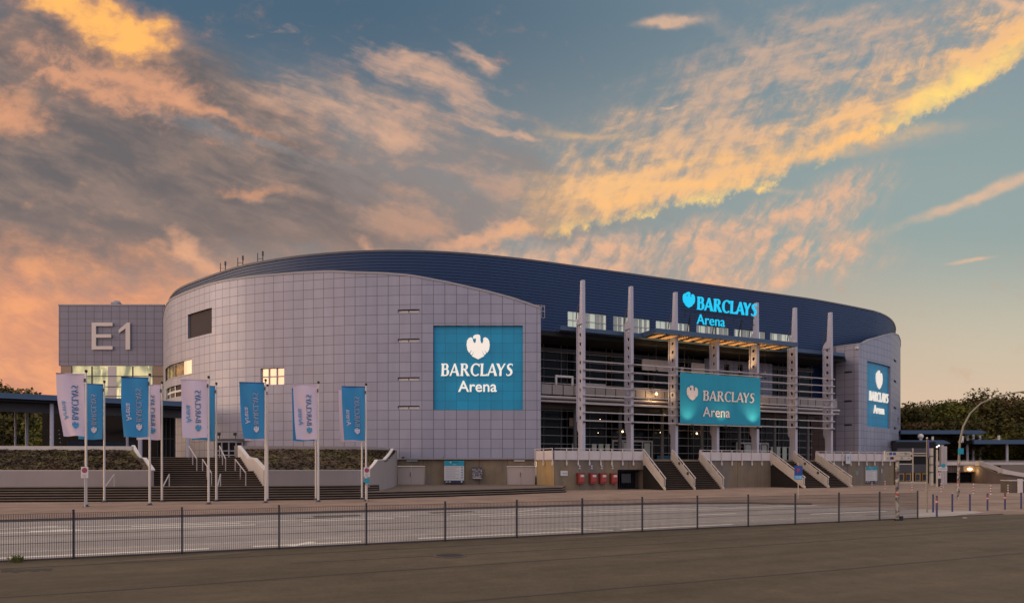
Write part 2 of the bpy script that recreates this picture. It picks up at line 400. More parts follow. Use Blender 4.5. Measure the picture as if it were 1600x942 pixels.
def pave(nt, b):
    pos, (x, y, z) = geopos()
    a = x*U.x+y*U.y; c = y*N.y+x*N.x
    j1 = X.m('FRACT', a*2.5); j2 = X.m('FRACT', c*5.0)
    e = X.m('MINIMUM', X.m('MINIMUM', j1, 1.0-j1)*.4, X.m('MINIMUM', j2, 1.0-j2)*.2)
    st = noise(pos, .35, 7, .62); s2 = noise(pos, 2.5, 6, .7); s3 = noise(vec(a*.06, c*.5), 1.0, 5, .6)
    k = (st*.8+.6)*(s2*.6+.7)*(s3*.5+.75)*(sstep(e, .0, .012)*.15+.85)
    col = mixc(sstep(st+s3*.5, .6, .9), (.215, .140, .105, 1), (.255, .175, .13, 1))
    nt.links.new(mixc(1.0, col, cscale(k), 'MULTIPLY'), b.inputs['Base Color'])
    bump(nt, b, s2, .2, .02)
M['plaza'] = mat('reddish_paving', (.2, .14, .11), .85, build=pave)
def asph(c, c2, speck=True, grain=1.0):
    def f(nt, b):
        pos, (x, y, z) = geopos()
        a = x*U.x+y*U.y; n = y*N.y+x*N.x
        big = noise(vec(a*.10, n*.35), 1.0, 6, .6); med = noise(pos, 1.1, 6, .65); gr = noise(pos, 60.0, 3, .75); gr2 = noise(pos, 220.0, 2, .7)
        g3 = noise(vec(x*9.0, y*4.0, 1.0), 1.0, 6, .8)
        lane = noise(vec(a*.03, n*1.1, 3.0), 1.0, 4, .6)
        k = (big*.30+.85)*(lane*.5+.75)*(med*.5+.75)*(gr*.55*grain+1-.275*grain)*(gr2*.5*grain+1-.25*grain)*(g3*.7*grain+1-.35*grain)
        col = mixc(sstep(big+med*.3, .5, .85), (*c, 1), (*c2, 1))
        crack = noise(vec(a*.22, n*.9), 1.0, 8, .7)
        cr = sstep(X.m('ABSOLUTE', crack-.5), .0, .010)
        k = k*(cr*.22+.78)
        out = mixc(1.0, col, cscale(k), 'MULTIPLY')
        if speck:
            vo = nt.nodes.new('ShaderNodeTexVoronoi'); vo.inputs['Scale'].default_value = 1.25; nt.links.new(pos, vo.inputs['Vector'])
            dd = X(vo.outputs['Distance'])
            hv = nt.nodes.new('ShaderNodeSeparateXYZ'); nt.links.new(vo.outputs['Color'], hv.inputs[0])
            sp = (1.0-sstep(dd, .006, .017))*sstep(X(hv.outputs[0]), .55, .6)
            out = mixc(sp*.8, out, (.34, .31, .25, 1))
        nt.links.new(out, b.inputs['Base Color'])
        bump(nt, b, gr+med*.4, .35, .012)
    return f
M['fore'] = mat('old_brown_asphalt', (.06, .05, .04), .88, spec=.25, build=asph((.086, .065, .041), (.106, .080, .052)))
M['road'] = mat('road_asphalt', (.2, .17, .16), .8, build=asph((.285, .245, .225), (.345, .295, .268), False, .5))
M['kerb'] = vm('worn_kerb_stone', (.10, .08, .075), .8, .25, 2.0)
def paint(nt, b):
    pos, (x, y, z) = geopos(); k = noise(pos, 6.0, 6, .7)
    nt.links.new(mixc(sstep(k, .24, .40), (.42, .36, .31, 1), (.80, .73, .64, 1)), b.inputs['Base Color'])
M['paint'] = mat('road_paint', (.6, .55, .5), .7, build=paint)
def grass(nt, b):
    pos, (x, y, z) = geopos(); k = noise(vec(x*.5, y*.8, z*1.4), 1.0, 7, .6); k2 = noise(pos, .35, 4, .6)
    c = mixc(sstep(k, .45, .62), (.058, .036, .020, 1), (.105, .086, .026, 1))
    c = mixc(sstep(k2, .5, .66), c, (.088, .048, .024, 1))
    nt.links.new(c, b.inputs['Base Color'])
M['grass'] = mat('dry_ground_cover', (.06, .05, .02), .9, build=grass)
def leaf(c1, c2):
    def f(nt, b):
        pos, (x, y, z) = geopos(); k = noise(pos, .5, 5, .65)
        nt.links.new(mixc(sstep(k, .38, .62), (*c1, 1), (*c2, 1)), b.inputs['Base Color'])
    return f
M['leaf'] = mat('oak_leaves', (.03, .03, .01), .8, spec=.15, build=leaf((.038, .036, .012), (.105, .086, .024)))
M['leaf2'] = mat('bright_leaves', (.03, .03, .01), .8, spec=.15, build=leaf((.065, .072, .014), (.15, .14, .026)))
M['leaf3'] = mat('rusty_leaves', (.03, .03, .01), .8, spec=.15, build=leaf((.050, .036, .014), (.13, .082, .030)))
M['bark'] = vm('bark', (.035, .026, .018), .9, .2)
def glass(nt, b):
    pos, (x, y, z) = geopos()
    bump(nt, b, noise(pos, .6, 2, .5), .15, .05)
M['glass'] = mat('dark_window_glass', (.003, .004, .006), .08, 0, .08, build=glass)
M['mirror'] = mat('sky_reflecting_glass', (.85, .72, .62), .2, .9, build=glass)
M['paleglass'] = mat('lit_pale_glass', (.35, .38, .32), .3, emit=(.66, .70, .56), estr=.40)
M['litglass'] = mat('lit_entrance_glass', (.2, .2, .12), .25, emit=(.78, .68, .36), estr=.55)
M['litglass2'] = mat('dim_lit_glass', (.12, .13, .10), .2, emit=(.50, .50, .30), estr=.30)
M['blind'] = vm('window_blind', (.42, .44, .38), .6, .15, 2.0)
M['letter'] = mat('illuminated_white_letter', (.55, .52, .48), .5, emit=(1.0, .92, .80), estr=.52)
M['numeral'] = vm('pale_metal_numeral', (.62, .54, .50), .5, .03)
M['cyan'] = mat('glowing_cyan_letter', (.0, .05, .08), .5, emit=(.0, .56, .88), estr=.95)
M['bannertxt'] = vm('banner_lettering', (.72, .62, .56), .7, .03)
M['banner'] = vm('teal_banner_fabric', (.014, .27, .40), .7, .12, .8, .1)
M['flagw'] = vm('lilac_white_flag_cloth', (.60, .50, .60), .85, .05, 1.0)
M['flagb'] = vm('blue_flag_cloth', (.035, .23, .46), .85, .05, 1.0)
M['flagbt'] = vm('blue_print', (.06, .27, .50), .85, .05, 1.0)
M['flagwt'] = vm('white_print', (.55, .53, .62), .85, .05, 1.0)
M['red'] = vm('red_cabinet_paint', (.20, .028, .020), .5, .1)
M['signw'] = vm('sign_white', (.52, .50, .50), .5, .03)
M['signteal'] = vm('sign_teal', (.01, .25, .36), .5, .05)
M['signnavy'] = vm('sign_navy', (.025, .03, .08), .5, .05)
M['signblue'] = vm('sign_blue', (.02, .06, .26), .45, .05)
M['signcyan'] = vm('sign_light_blue', (.08, .35, .62), .45, .05)
M['signred'] = vm('sign_red', (.42, .04, .04), .5, .05)
M['signtxt'] = vm('sign_print_grey', (.22, .22, .25), .6, .05)
M['yellow'] = vm('yellow_frame_paint', (.42, .22, .03), .5, .08)
M['door'] = vm('pinkish_steel_door', (.40, .33, .31), .6, .06, 1.0, .06)
M['fence'] = vm('anthracite_fence_steel', (.022, .023, .032), .5, .1)
M['bollblue'] = vm('dark_blue_bollard_paint', (.03, .035, .12), .5, .15)
M['bollred'] = vm('red_bollard_paint', (.20, .045, .04), .5, .15)
M['lampglow'] = mat('lamp_glow', (1, .8, .5), .5, emit=(1.0, .66, .30), estr=6.0)
M['lampglow2'] = mat('cool_lamp_glow', (1, .9, .8), .5, emit=(1.0, .9, .75), estr=1.5)
M['orangebeam'] = vm('varnished_soffit_board', (.52, .34, .20), .5, .1)
def stick(nt, b):
    pos, (x, y, z) = geopos()
    vo = nt.nodes.new('ShaderNodeTexVoronoi'); vo.inputs['Scale'].default_value = 7.0; nt.links.new(pos, vo.inputs['Vector'])
    sp = nt.nodes.new('ShaderNodeSeparateXYZ'); nt.links.new(vo.outputs['Color'], sp.inputs[0])
    r = X(sp.outputs[0]); g_ = X(sp.outputs[1])
    c = mixc(sstep(r, .45, .5), (.16, .14, .12, 1), (.34, .31, .27, 1)); c = mixc(sstep(g_, .8, .82), c, (.05, .04, .05, 1)); c = mixc(sstep(g_*r, .72, .73), c, (.3, .05, .04, 1))
    nt.links.new(c, b.inputs['Base Color'])
M['sticker'] = mat('sticker_covered_steel', (.3, .3, .3), .6, build=stick)
def graf(nt, b):
    pos, (x, y, z) = geopos()
    n1 = noise(pos, 3.5, 2, .5, 2.5); n2 = noise(pos, 5.0, 2, .5, 3.0)
    c = mixc(sstep(X.m('ABSOLUTE', n1-.5), .02, .035), (.50, .50, .55, 1), (.035, .035, .045, 1))
    c = mixc(sstep(n2, .62, .64), c, (.28, .10, .08, 1))
    nt.links.new(c, b.inputs['Base Color'])
M['graffiti'] = mat('graffiti_on_grey_steel', (.1, .1, .1), .6, build=graf)

# ------------------------------------------------------------------ lettering
def arc(cx, cy, rx, ry, a0, a1, wmin, wmax, n=14):
    o, i = [], []
    for k in range(n+1):
        a = radians(a0+(a1-a0)*k/n); w = wmin+(wmax-wmin)*abs(cos(a))
        o.append((cx+rx*cos(a), cy+ry*sin(a))); i.append((cx+(rx-w)*cos(a), cy+(ry-wmin)*sin(a)))
    return o+i[::-1]
def spath(pts, ws):
    L, Rr = [], []
    for k, (x, y) in enumerate(pts):
        a, b = pts[max(k-1, 0)], pts[min(k+1, len(pts)-1)]; dx, dy = b[0]-a[0], b[1]-a[1]; l = math.hypot(dx, dy)
        nx, ny = -dy/l*ws[k]/2, dx/l*ws[k]/2; L.append((x+nx, y+ny)); Rr.append((x-nx, y-ny))
    return L+Rr[::-1]
def stem(x): return [(x-.15, 0), (x+.13, 0), (x+.095, .12), (x+.09, .88), (x+.12, 1), (x-.13, 1), (x-.17, .97), (x-.10, .88), (x-.09, .12)]
GL = {
 'B': (.74, [stem(.17), [(.2, 1), (.42, 1), (.42, .91), (.2, .91)], arc(.42, .76, .22, .24, -90, 90, .09, .19), [(.2, .60), (.44, .60), (.44, .51), (.2, .51)],
        arc(.44, .30, .27, .30, -90, 90, .09, .20), [(.2, 0), (.44, 0), (.44, .09), (.2, .09)]]),
 'A': (.84, [[(0, 0), (.13, 0), (.42, .9), (.36, 1)], [(.34, 1), (.48, 1), (.86, 0), (.62, 0)], [(.16, .27), (.66, .27), (.63, .37), (.19, .37)]]),
 'R': (.80, [stem(.17), [(.2, 1), (.42, 1), (.42, .91), (.2, .91)], arc(.42, .75, .24, .25, -90, 90, .09, .20), [(.2, .59), (.42, .59), (.42, .50), (.2, .50)],
        [(.30, .53), (.48, .53), (.86, 0), (.60, 0)]]),
 'C': (.80, [arc(.50, .5, .45, .52, 48, 312, .10, .19, 22), [(.74, .98), (.80, .98), (.81, .74), (.75, .76)]]),
 'L': (.62, [stem(.17), [(.2, 0), (.62, 0), (.66, .2), (.61, .2), (.56, .11), (.2, .11)]]),
 'Y': (.76, [[(-.02, 1), (.22, 1), (.44, .52), (.28, .42)], [(.64, 1), (.77, 1), (.44, .42), (.36, .50)], [(.27, 0), (.47, 0), (.455, .5), (.28, .5)]]),
 'S': (.62, [spath([(.57, .80), (.55, .93), (.42, .955), (.27, .93), (.165, .81), (.19, .67), (.33, .54), (.46, .43), (.50, .27), (.42, .11), (.26, .04), (.12, .055), (.05, .18)],
                   [.03, .07, .09, .12, .17, .19, .20, .20, .19, .14, .10, .08, .03])]),
}
EAGLE = [(400, 172), (404, 152), (420, 142), (445, 138), (466, 144), (472, 160), (472, 196), (480, 222), (492, 226), (501, 204), (500, 180), (506, 170), (522, 166), (545, 178), (559, 202),
         (564, 240), (558, 285), (546, 308), (536, 318), (504, 278), (530, 322), (512, 340), (478, 278), (505, 338), (509, 350), (450, 381), (388, 350), (396, 338), (422, 278), (388, 340), (370, 326),
         (396, 278), (362, 318), (345, 290), (336, 240), (341, 200), (356, 176), (378, 166), (394, 172), (402, 206), (412, 224), (426, 214), (430, 184), (420, 172), (408, 182)]
EAGLE = [((x-450)/243, (381-y)/243) for x, y in EAGLE]
def bank_word(mb, T, cap, depth, weight=0.0):      # the flared-serif capitals; returns width
    x = 0; k = 0
    word = 'BARCLAYS'
    kern = {'A': -.03, 'Y': -.13}
    for ch in word:
        adv, loops = GL[ch]; x += kern.get(ch, 0)
        for L in loops:
            k += 1
            pts = [((x+a+b*.05)*cap, b*cap) for a, b in L]
            mb.poly([pts], T, depth+.0015*(k % 7)+.0015)
        x += adv+.055
    return (x-.05)*cap
def word_w(cap):
    x = 0
    for ch in 'BARCLAYS': x += GL[ch][0]+.055+{'A': -.03, 'Y': -.13}.get(ch, 0)
    return (x-.05)*cap
def eagle(mb, T, cx, y0, h, depth):
    mb.poly([[(cx+a*h, y0+b*h) for a, b in EAGLE]], T, depth)
def text_mb(mb, body, T, x, y, size, depth, align='LEFT', bold=0.0, sx=1.0, cap=None):
    cu = bpy.data.curves.new('lettering_source', 'FONT'); cu.body = body; cu.size = size; cu.align_x = align; cu.offset = bold; cu.resolution_u = 3
    o = bpy.data.objects.new('lettering_source', cu); COL.objects.link(o)
    dg = bpy.context.evaluated_depsgraph_get(); me = bpy.data.meshes.new_from_object(o.evaluated_get(dg))
    b = bmesh.new(); b.from_mesh(me)
    for f in b.faces:
        pts = [(x+v.co.x*sx, y+v.co.y) for v in f.verts]
        mb.face([T(*p, depth) for p in pts])
    if depth > .004:
        for e in b.edges:
            if len(e.link_faces) == 1:
                p, q = e.verts[0].co, e.verts[1].co
                a, c = (x+p.x*sx, y+p.y), (x+q.x*sx, y+q.y)
                mb.face([T(*a, 0), T(*c, 0), T(*c, depth), T(*a, depth)])
    w = (max(v.co.x for v in b.verts)-min(v.co.x for v in b.verts))*sx if len(b.verts) else 0
    b.free(); bpy.data.objects.remove(o); bpy.data.curves.remove(cu); bpy.data.meshes.remove(me)
    return w
def plane_T(o, xd, yd):
    o, xd, yd = Vector(o), Vector(xd).normalized(), Vector(yd).normalized(); nd = xd.cross(yd)
    return lambda a, b, d=0.0: o+xd*a+yd*b+nd*d

# ------------------------------------------------------------------ ground, road, paving
def struct(o): o['kind'] = 'structure'; return o
def sheet(name, pts, z, m, thick=0):
    mb = MB(); mb.poly([[tuple(p) for p in pts]], lambda x, y, d: Vector((x, y, z-thick+d)), thick)
    return struct(mb.build(name, m, weld=True))
def G(u, n): return U*u+N*n       # road axes: u along the fence, n across
mb = MB(); mb.face([(-2500, -600, -.012), (2500, -600, -.012), (2500, 4000, -.012), (-2500, 4000, -.012)]); struct(mb.build('ground', M['plaza']))
sheet('plaza_pavement', [G(-90, 35.55), G(30, 35.55), G(36, 34.2), G(40.5, 31), G(43, 27.5), G(110, 20), G(220, 40), G(200, 200), G(-120, 200)], 0.0, M['plaza'])
mb = MB(); outl = [G(-90, -60), G(110, -60), G(110, 20), G(43, 21.6), G(38.5, 20.2), G(36, 20.62), G(-90, 20.62)]
sheet('forecourt_asphalt', outl, .004, M['fore'])
sheet('road', [G(-90, 20.72), G(31, 20.72), G(36.5, 21.8), G(37.5, 23.0), G(36.5, 24.6), G(35.5, 27), G(34.0, 30.5), G(31, 33.2), G(27, 34.6), G(20, 35.3), G(-90, 35.3)], .002, M['road'])
def strip(name, u0, u1, n0, n1, z, m):
    mb = MB(); k = max(1, int((u1-u0)/3)); 
    for i in range(k):
        a, b = u0+(u1-u0)*i/k, u0+(u1-u0)*(i+1)/k
        mb.face([(*G(a, n0), z), (*G(b, n0), z), (*G(b, n1), z), (*G(a, n1), z)])
    return mb
# kerbs (real steps)
mb = MB()
kp = [G(-90, 35.42), G(12, 35.42), G(20, 35.35), G(27, 34.75), G(31.2, 33.3), G(34.2, 30.6)]
for a, b in zip(kp, kp[1:]): mb.beam((*a, .055), (*b, .055), .16, .11)
struct(mb.build('kerb_stones', M['kerb']))
mb = MB(); mb.beam((*G(-90, 20.66), .02), (*G(36, 20.66), .02), .10, .05); struct(mb.build('fence_footing_strip', M['kerb']))
mb = MB()
for u0, u1, n, w in ((-90, 29, 22.85, .26), (-90, 9, 31.6, .30), (-90, 2, 29.6, .26), (-14, 30, 26.9, .0), (11, 27.5, 31.4, .24), (3.5, 33, 27.0, .0), (12, 34, 30.1, .24)):
    if w: mb.v += []; s_ = strip('', u0, u1, n-w/2, n+w/2, .007, None); 
    if w:
        for f in s_.f: mb.face([s_.v[i] for i in f])
for u0, u1, n in ((-12.5, 0.2, 21.55), (1.4, 4.6, 21.6), (6.5, 12.8, 21.75), (14.4, 19.8, 21.7), (-5.7, -4.1, 29.95), (-6.4, -4.8, 31.95), (4, 8, 30.6), (-2.5, 1.5, 30.7), (22, 24.5, 26.6), (27.5, 33, 24.7)):
    s_ = strip('', u0, u1, n-.12, n+.12, .007, None)
    for f in s_.f: mb.face([s_.v[i] for i in f])
for (a, b, w) in ((G(14.6, 32.0), G(17.6, 34.2), .16), (G(12.5, 22.9), G(13.9, 21.5), .2), (G(2.4, 21.2), G(3.2, 22.1), .3), (G(-5.9, 29.5), G(-4.6, 30.3), .22), (G(-6.6, 31.6), G(-5.2, 32.2), .22)):
    d = (b-a).normalized(); pn = Vector((-d.y, d.x))*w/2
    mb.face([(*(a+pn), .009), (*(a-pn), .009), (*(b-pn), .009), (*(b+pn), .009)])
struct(mb.build('road_markings', M['paint']))
M['patch'] = mat('asphalt_repair', (.1, .08, .07), .85, build=asph((.085, .066, .055), (.10, .08, .066), False, .6))
M['edge'] = mat('sandy_edge', (.1, .08, .07), .9, build=asph((.10, .074, .05), (.135, .10, .07), False, .8))
for nm, pts, m_ in (('road_repair_patch', [G(4.8, 32.6), G(7.0, 32.6), G(7.0, 33.7), G(4.8, 33.7)], M['patch']), ('road_repair_patch', [G(3.9, 31.75), G(6.0, 31.75), G(6.0, 32.35), G(3.9, 32.35)], M['patch']),
                    ('road_repair_patch', [G(10.6, 33.0), G(13.0, 33.0), G(13.0, 33.9), G(10.6, 33.9)], M['patch'])):
    sheet(nm, pts, .0055, m_)
sp = [G(-2.6, 19.5), G(-1.4, 19.9), G(.4, 20.25), G(1.6, 20.4), G(1.0, 20.0), G(-.8, 19.55)]
sheet('sandy_drift', sp, .008, M['edge'])
sheet('sandy_drift', [G(9.5, 19.6), G(11.5, 20.0), G(13.5, 20.25), G(13.8, 20.05), G(12.4, 19.7)], .008, M['edge'])

# tar seams and a broken edge in the forecourt asphalt
M['tar'] = mat('tar_seam', (.03, .024, .018), .8, build=simple((.040, .031, .022, 1), .3, 4.0))
for k, (u0, u1, n0, bow, w) in enumerate(((-30, 60, 18.9, .35, .05), (-30, 60, 15.3, -.5, .045), (-30, 60, 11.6, .4, .04), (2, 50, 17.4, .25, .035))):
    mb = MB(); n = 60; rr = random.Random(k)
    q = [G(u0+(u1-u0)*i/n, n0+bow*sin(i*.09+k)+rr.uniform(-.03, .03)) for i in range(n+1)]
    for a, b in zip(q, q[1:]): mb.face([(a.x-N.x*w, a.y-N.y*w, .0075), (b.x-N.x*w, b.y-N.y*w, .0075), (b.x+N.x*w, b.y+N.y*w, .0075), (a.x+N.x*w, a.y+N.y*w, .0075)])
    struct(mb.build('asphalt_seam', M['tar']))
mb = MB(); rr = random.Random(4); n = 26
lo = [W(2+i*3.2, 2.38*F/(895-728+rr.uniform(-1.6, 1.6)-i*.18)) for i in range(n)]; up = [W(2+i*3.2, 2.38*F/(889.5-728+rr.uniform(-1, 1)-i*.05)) for i in range(n)]
for i in range(n-1): mb.face([(*lo[i], .0095), (*lo[i+1], .0095), (*up[i+1], .0095), (*up[i], .0095)])
struct(mb.build('broken_asphalt_edge', M['tar']))

# manhole cover
t = thing('manhole_cover', 'round dark iron manhole cover set in the brown asphalt before the fence', 'manhole cover', (-1.65, 18.1, .008))
MB().poly([[(cos(2*pi*k/28)*.36, sin(2*pi*k/28)*.36) for k in range(28)]], lambda x, y, d: Vector((x, y, d)), .012).build('lid', vm('iron_lid', (.028, .02, .016), .6, .3, 12), t)
mb = MB()
for k in range(28):
    a, b = 2*pi*k/28, 2*pi*(k+1)/28
    mb.face([(cos(a)*.37, sin(a)*.37, .015), (cos(b)*.37, sin(b)*.37, .015), (cos(b)*.43, sin(b)*.43, .008), (cos(a)*.43, sin(a)*.43, .008)])
mb.build('rim', M['kerb'], t)

# ------------------------------------------------------------------ broad steps and terrace
def sfront(off):   # front edge of the broad steps, shifted back by off
    base = [(-260, 43.2), (0, 45.0), (134, 45.45), (300, 46.4), (500, 48.3), (560, 49.2), (620, 50.9), (700, 53.2), (800, 57.2), (884, 62.0)]
    P = [W(*b) for b in base]; out = []
    for i, p in enumerate(P):
        d = (P[min(i+1, len(P)-1)]-P[max(i-1, 0)]).normalized(); nn = Vector((-d.y, d.x)); out.append(p+nn*off)
    return out
t = thing('broad_steps', 'long dark brown stone steps before the planters, tapering out to the right', 'steps', (*W(300, 46.4), 0))
t.location = (0, 0, 0)
for k in range(6):
    P = sfront(k*.335)
    if k >= 3: P = P[:5]+[W(560, 49.2+k*.36), W(590, 52.2+.15*k)]; 
    back = [W(640, 80), W(-400, 80)] if k < 3 else [W(600, 66), W(-400, 66)]
    if k < 3: P = P[:-1]+[W(884-k*3, 62.0+k*.2)]; back = [W(884, 68), W(840, 69.9), W(640, 71), W(-400, 71)]
    mb = MB(); z1 = .16*(k+1)-(.003 if k >= 3 else 0)
    mb.poly([[tuple(p) for p in P+back]], lambda x, y, d, z1=z1, k=k: Vector((x, y, z1-.055+d*1.0)), .055)
    st = mb.build('step', M['tread'], t, weld=True)
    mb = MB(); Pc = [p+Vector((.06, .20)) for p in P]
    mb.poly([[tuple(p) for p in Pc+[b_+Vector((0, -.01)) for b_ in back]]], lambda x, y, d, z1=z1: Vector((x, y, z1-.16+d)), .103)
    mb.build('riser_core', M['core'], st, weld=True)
M['terr'] = mat('terrace_paving', (.1, .08, .06), .85, build=asph((.115, .085, .065), (.15, .11, .085), False, .6))
P = sfront(3*.335-.03)
mb = MB(); q = [W(600, 52.9)]+[p+Vector((0, .3)) for p in P[6:-1]]+[W(872, 62.4), W(880, 67.4), W(840, 69.7), W(625, 70.2), W(600, 66)]
mb.poly([[tuple(p) for p in q]], lambda x, y, d: Vector((x, y, .484)), 0); mb.build('terrace_floor', M['terr'], t)
P = sfront(6*.335-.2)
q = [p for p in P[:5]]+[W(556, 51.3), W(585, 52.9), W(585, 60), W(-400, 60)]
mb = MB(); mb.poly([[tuple(p) for p in q]], lambda x, y, d: Vector((x, y, .961)), 0); mb.build('terrace_floor', M['terr'], t)

# ------------------------------------------------------------------ curved wall tools
class Path:
    def __init__(s, pts, step=.3, straight=()):
        P = [Vector(p) for p in pts]; out = []
        for i in range(len(P)-1):
            p0, p1, p2, p3 = P[max(i-1, 0)], P[i], P[i+1], P[min(i+2, len(P)-1)]
            if i == 0: p0 = p1*2-p2
            if i == len(P)-2: p3 = p2*2-p1
            n = max(2, int((p2-p1).length/step))
            for k in range(n):
                t = k/n
                if i in straight: out.append(p1.lerp(p2, t)); continue
                out.append(.5*((2*p1)+(p2-p0)*t+(2*p0-5*p1+4*p2-p3)*t*t+(3*p1-p0-3*p2+p3)*t**3))
        out.append(P[-1]); s.p = out; s.s = [0]
        for a, b in zip(out, out[1:]): s.s.append(s.s[-1]+(b-a).length)
        s.L = s.s[-1]
    def at(s, d):
        d = max(0, min(s.L, d)); lo, hi = 0, len(s.s)-1
        while hi-lo > 1:
            m = (lo+hi)//2
            if s.s[m] <= d: lo = m
            else: hi = m
        f = (d-s.s[lo])/max(1e-9, s.s[hi]-s.s[lo]); return s.p[lo].lerp(s.p[hi], f)
    def tan(s, d): return (s.at(min(s.L, d+.15))-s.at(max(0, d-.15))).normalized()
    def world(s, d): q = s.at(d); return UN(q.x, q.y)
    def find(s, px, near=None):        # distance along the path where it is seen on bearing px (nearest to the viewer)
        best = None
        n = 1500
        prev = None
        for i in range(n+1):
            d = s.L*i/n; w = s.world(d); v = w.x/w.y*F+CX-px
            if prev is not None and prev[1]*v <= 0:
                c = prev[0]+(d-prev[0])*abs(prev[1])/(abs(prev[1])+abs(v)+1e-9); y = s.world(c).y
                if best is None or y < best[1]: best = (c, y)
            prev = (d, v)
        return best[0]
    def Z(s, d): return s.world(d).y
def wall(mb, path, zb, zt, holes=(), s0=0, s1=None, step=.59, depth=.3, zstep=3.0, inward=1):
    s1 = path.L if s1 is None else s1
    S = {round(s0, 4), round(s1, 4)}; k = math.ceil(s0/step)
    while k*step < s1: S.add(round(k*step, 4)); k += 1
    for h in holes: S.add(round(h[0], 4)); S.add(round(h[1], 4))
    S = [x for x in sorted(S) if s0 <= x <= s1]; top = max(zt(x) for x in S)
    Zs = {zb, top}; 
    z = zb+zstep
    while z < top: Zs.add(round(z, 4)); z += zstep
    for h in holes: Zs.add(h[2]); Zs.add(h[3])
    Zs = sorted(Zs)
    for a, b in zip(S, S[1:]):
        if b-a < 1e-3: continue
        pa, pb = path.at(a), path.at(b); ta, tb = zt(a), zt(b); mid = (a+b)/2
        for z0, z1 in zip(Zs, Zs[1:]):
            if z0 >= max(ta, tb)-1e-4: break
            if any(h[0] < mid < h[1] and h[2]-1e-4 <= z0 and z1 <= h[3]+1e-4 for h in holes): continue
            A0, B0 = min(z0, ta), min(z0, tb); A1, B1 = min(z1, ta), min(z1, tb)
            mb.face([(pa.x, pa.y, A0), (pb.x, pb.y, B0), (pb.x, pb.y, B1), (pa.x, pa.y, A1)], [(a, A0), (b, B0), (b, B1), (a, A1)])
    for h in holes:                   # reveals
        q = [x for x in S if h[0]-1e-3 <= x <= h[1]+1e-3]
        def inn(d):
            t = path.tan(d); return path.at(d)+Vector((-t.y, t.x))*depth*inward
        for a, b in zip(q, q[1:]):
            pa, pb, ia, ib = path.at(a), path.at(b), inn(a), inn(b)
            for z in (h[2], h[3]): mb.face([(*pa, z), (*pb, z), (*ib, z), (*ia, z)], [(a, z)]*4)
        for a in (q[0], q[-1]):
            pa, ia = path.at(a), inn(a); mb.face([(*pa, h[2]), (*pa, h[3]), (*ia, h[3]), (*ia, h[2])], [(a, h[2])]*4)
    return mb
def infill(mb, path, h, off, step=.59):      # sheet that fills a hole, set back by off
    n = max(1, int((h[1]-h[0])/step)); 
    def inn(d):
        t = path.tan(d); return path.at(d)+Vector((-t.y, t.x))*off
    for k in range(n):
        a, b = h[0]+(h[1]-h[0])*k/n, h[0]+(h[1]-h[0])*(k+1)/n; pa, pb = inn(a), inn(b)
        mb.face([(*pa, h[2]), (*pb, h[2]), (*pb, h[3]), (*pa, h[3])], [(a, h[2]), (b, h[2]), (b, h[3]), (a, h[3])])
    return mb
def bar_on(mb, path, a, b, z0, z1, off, th):  # slim member following the wall, vertical if a~b
    n = max(1, int((b-a)/.6))
    def q(d, o):
        t = path.tan(d); return path.at(d)+Vector((-t.y, t.x))*o
    for k in range(n):
        c, d = a+(b-a)*k/n, a+(b-a)*(k+1)/n
        f0, f1, g0, g1 = q(c, off-th), q(d, off-th), q(c, off), q(d, off)
        for P in ([(f0, z0), (f1, z0), (f1, z1), (f0, z1)], [(f0, z0), (f1, z0), (g1, z0), (g0, z0)], [(f0, z1), (f1, z1), (g1, z1), (g0, z1)],
                  [(f0, z0), (f0, z1), (g0, z1), (g0, z0)], [(f1, z0), (f1, z1), (g1, z1), (g1, z0)]):
            mb.face([(p.x, p.y, z) for p, z in P])

# ------------------------------------------------------------------ the arena
arena = thing('arena_building', 'huge curved arena with grey metal cassette walls, dark blue ribbed drum and glazed entrance front', 'arena', (A.x, A.y, 0), TH)
DECK = 3.1
lw = Path([LP(*q) for q in [(300, 124), (262, 108), (255.5, 97), (257, 89.5), (264.5, 84.6), (280, 81.9), (296, 79.9), (333, 76.4), (371, 74.5), (407, 73.4), (445, 72.6), (474, 72.1), (519, 71.3), (557, 70.8), (620, 70.3), (672, 70.02), (845, 70)]], straight=(15,))
topc = [(200, 22.9), (474, 22.85), (519, 22.75), (551, 22.5), (600, 22.3), (640, 22.0), (700, 21.25), (760, 20.35), (800, 19.65), (846, 18.65)]
tops = []
for px, z in topc:
    tops.append((0 if px == 200 else (lw.L if px == 846 else lw.find(px)), z))
def ztl(s):
    for (a, za), (b, zb) in zip(tops, tops[1:]):
        if s <= b:
            t = (s-a)/(b-a); return za+(zb-za)*t
    return tops[-1][1]
SH = 3.2                      # panel rows start at this height
def hole(path, px0, px1, pyt, pyb, at=None):
    a, b = path.find(px0), path.find(px1); Z = path.Z(a if at is None else path.find(at)); return (a, b, zz(pyb, Z), zz(pyt, Z))
h_sign = (lw.find(677), lw.find(817), zz(640, 70), zz(508.5, 70))
za = lw.Z(lw.find(294)); h_vent = (lw.find(293.5), lw.find(331), zz(529.5, za), zz(491.5, za))
zw = lw.Z(lw.find(407)); h_win = (lw.find(407), lw.find(444), zz(602, zw), zz(575.5, zw))
zs = lw.Z(lw.find(259)); h_str = (lw.find(258.5), lw.find(299.5), zz(596, zs), zz(576, zs))
h_low = (lw.find(260), lw.find(283), zz(625, lw.Z(lw.find(260))), zz(608, lw.Z(lw.find(260))))
slots = [(lw.find(621.5), lw.find(655.5), zz(y+2.6, 70.3), zz(y-2.6, 70.3)) for y in (486.5, 532, 592, 636.5)]
holesL = [h_sign, h_vent, h_win, h_str, h_low]+slots
mb = wall(MB(), lw, SH, ztl, holesL); mb.uv = [[(u, v-SH) for u, v in q] for q in mb.uv]
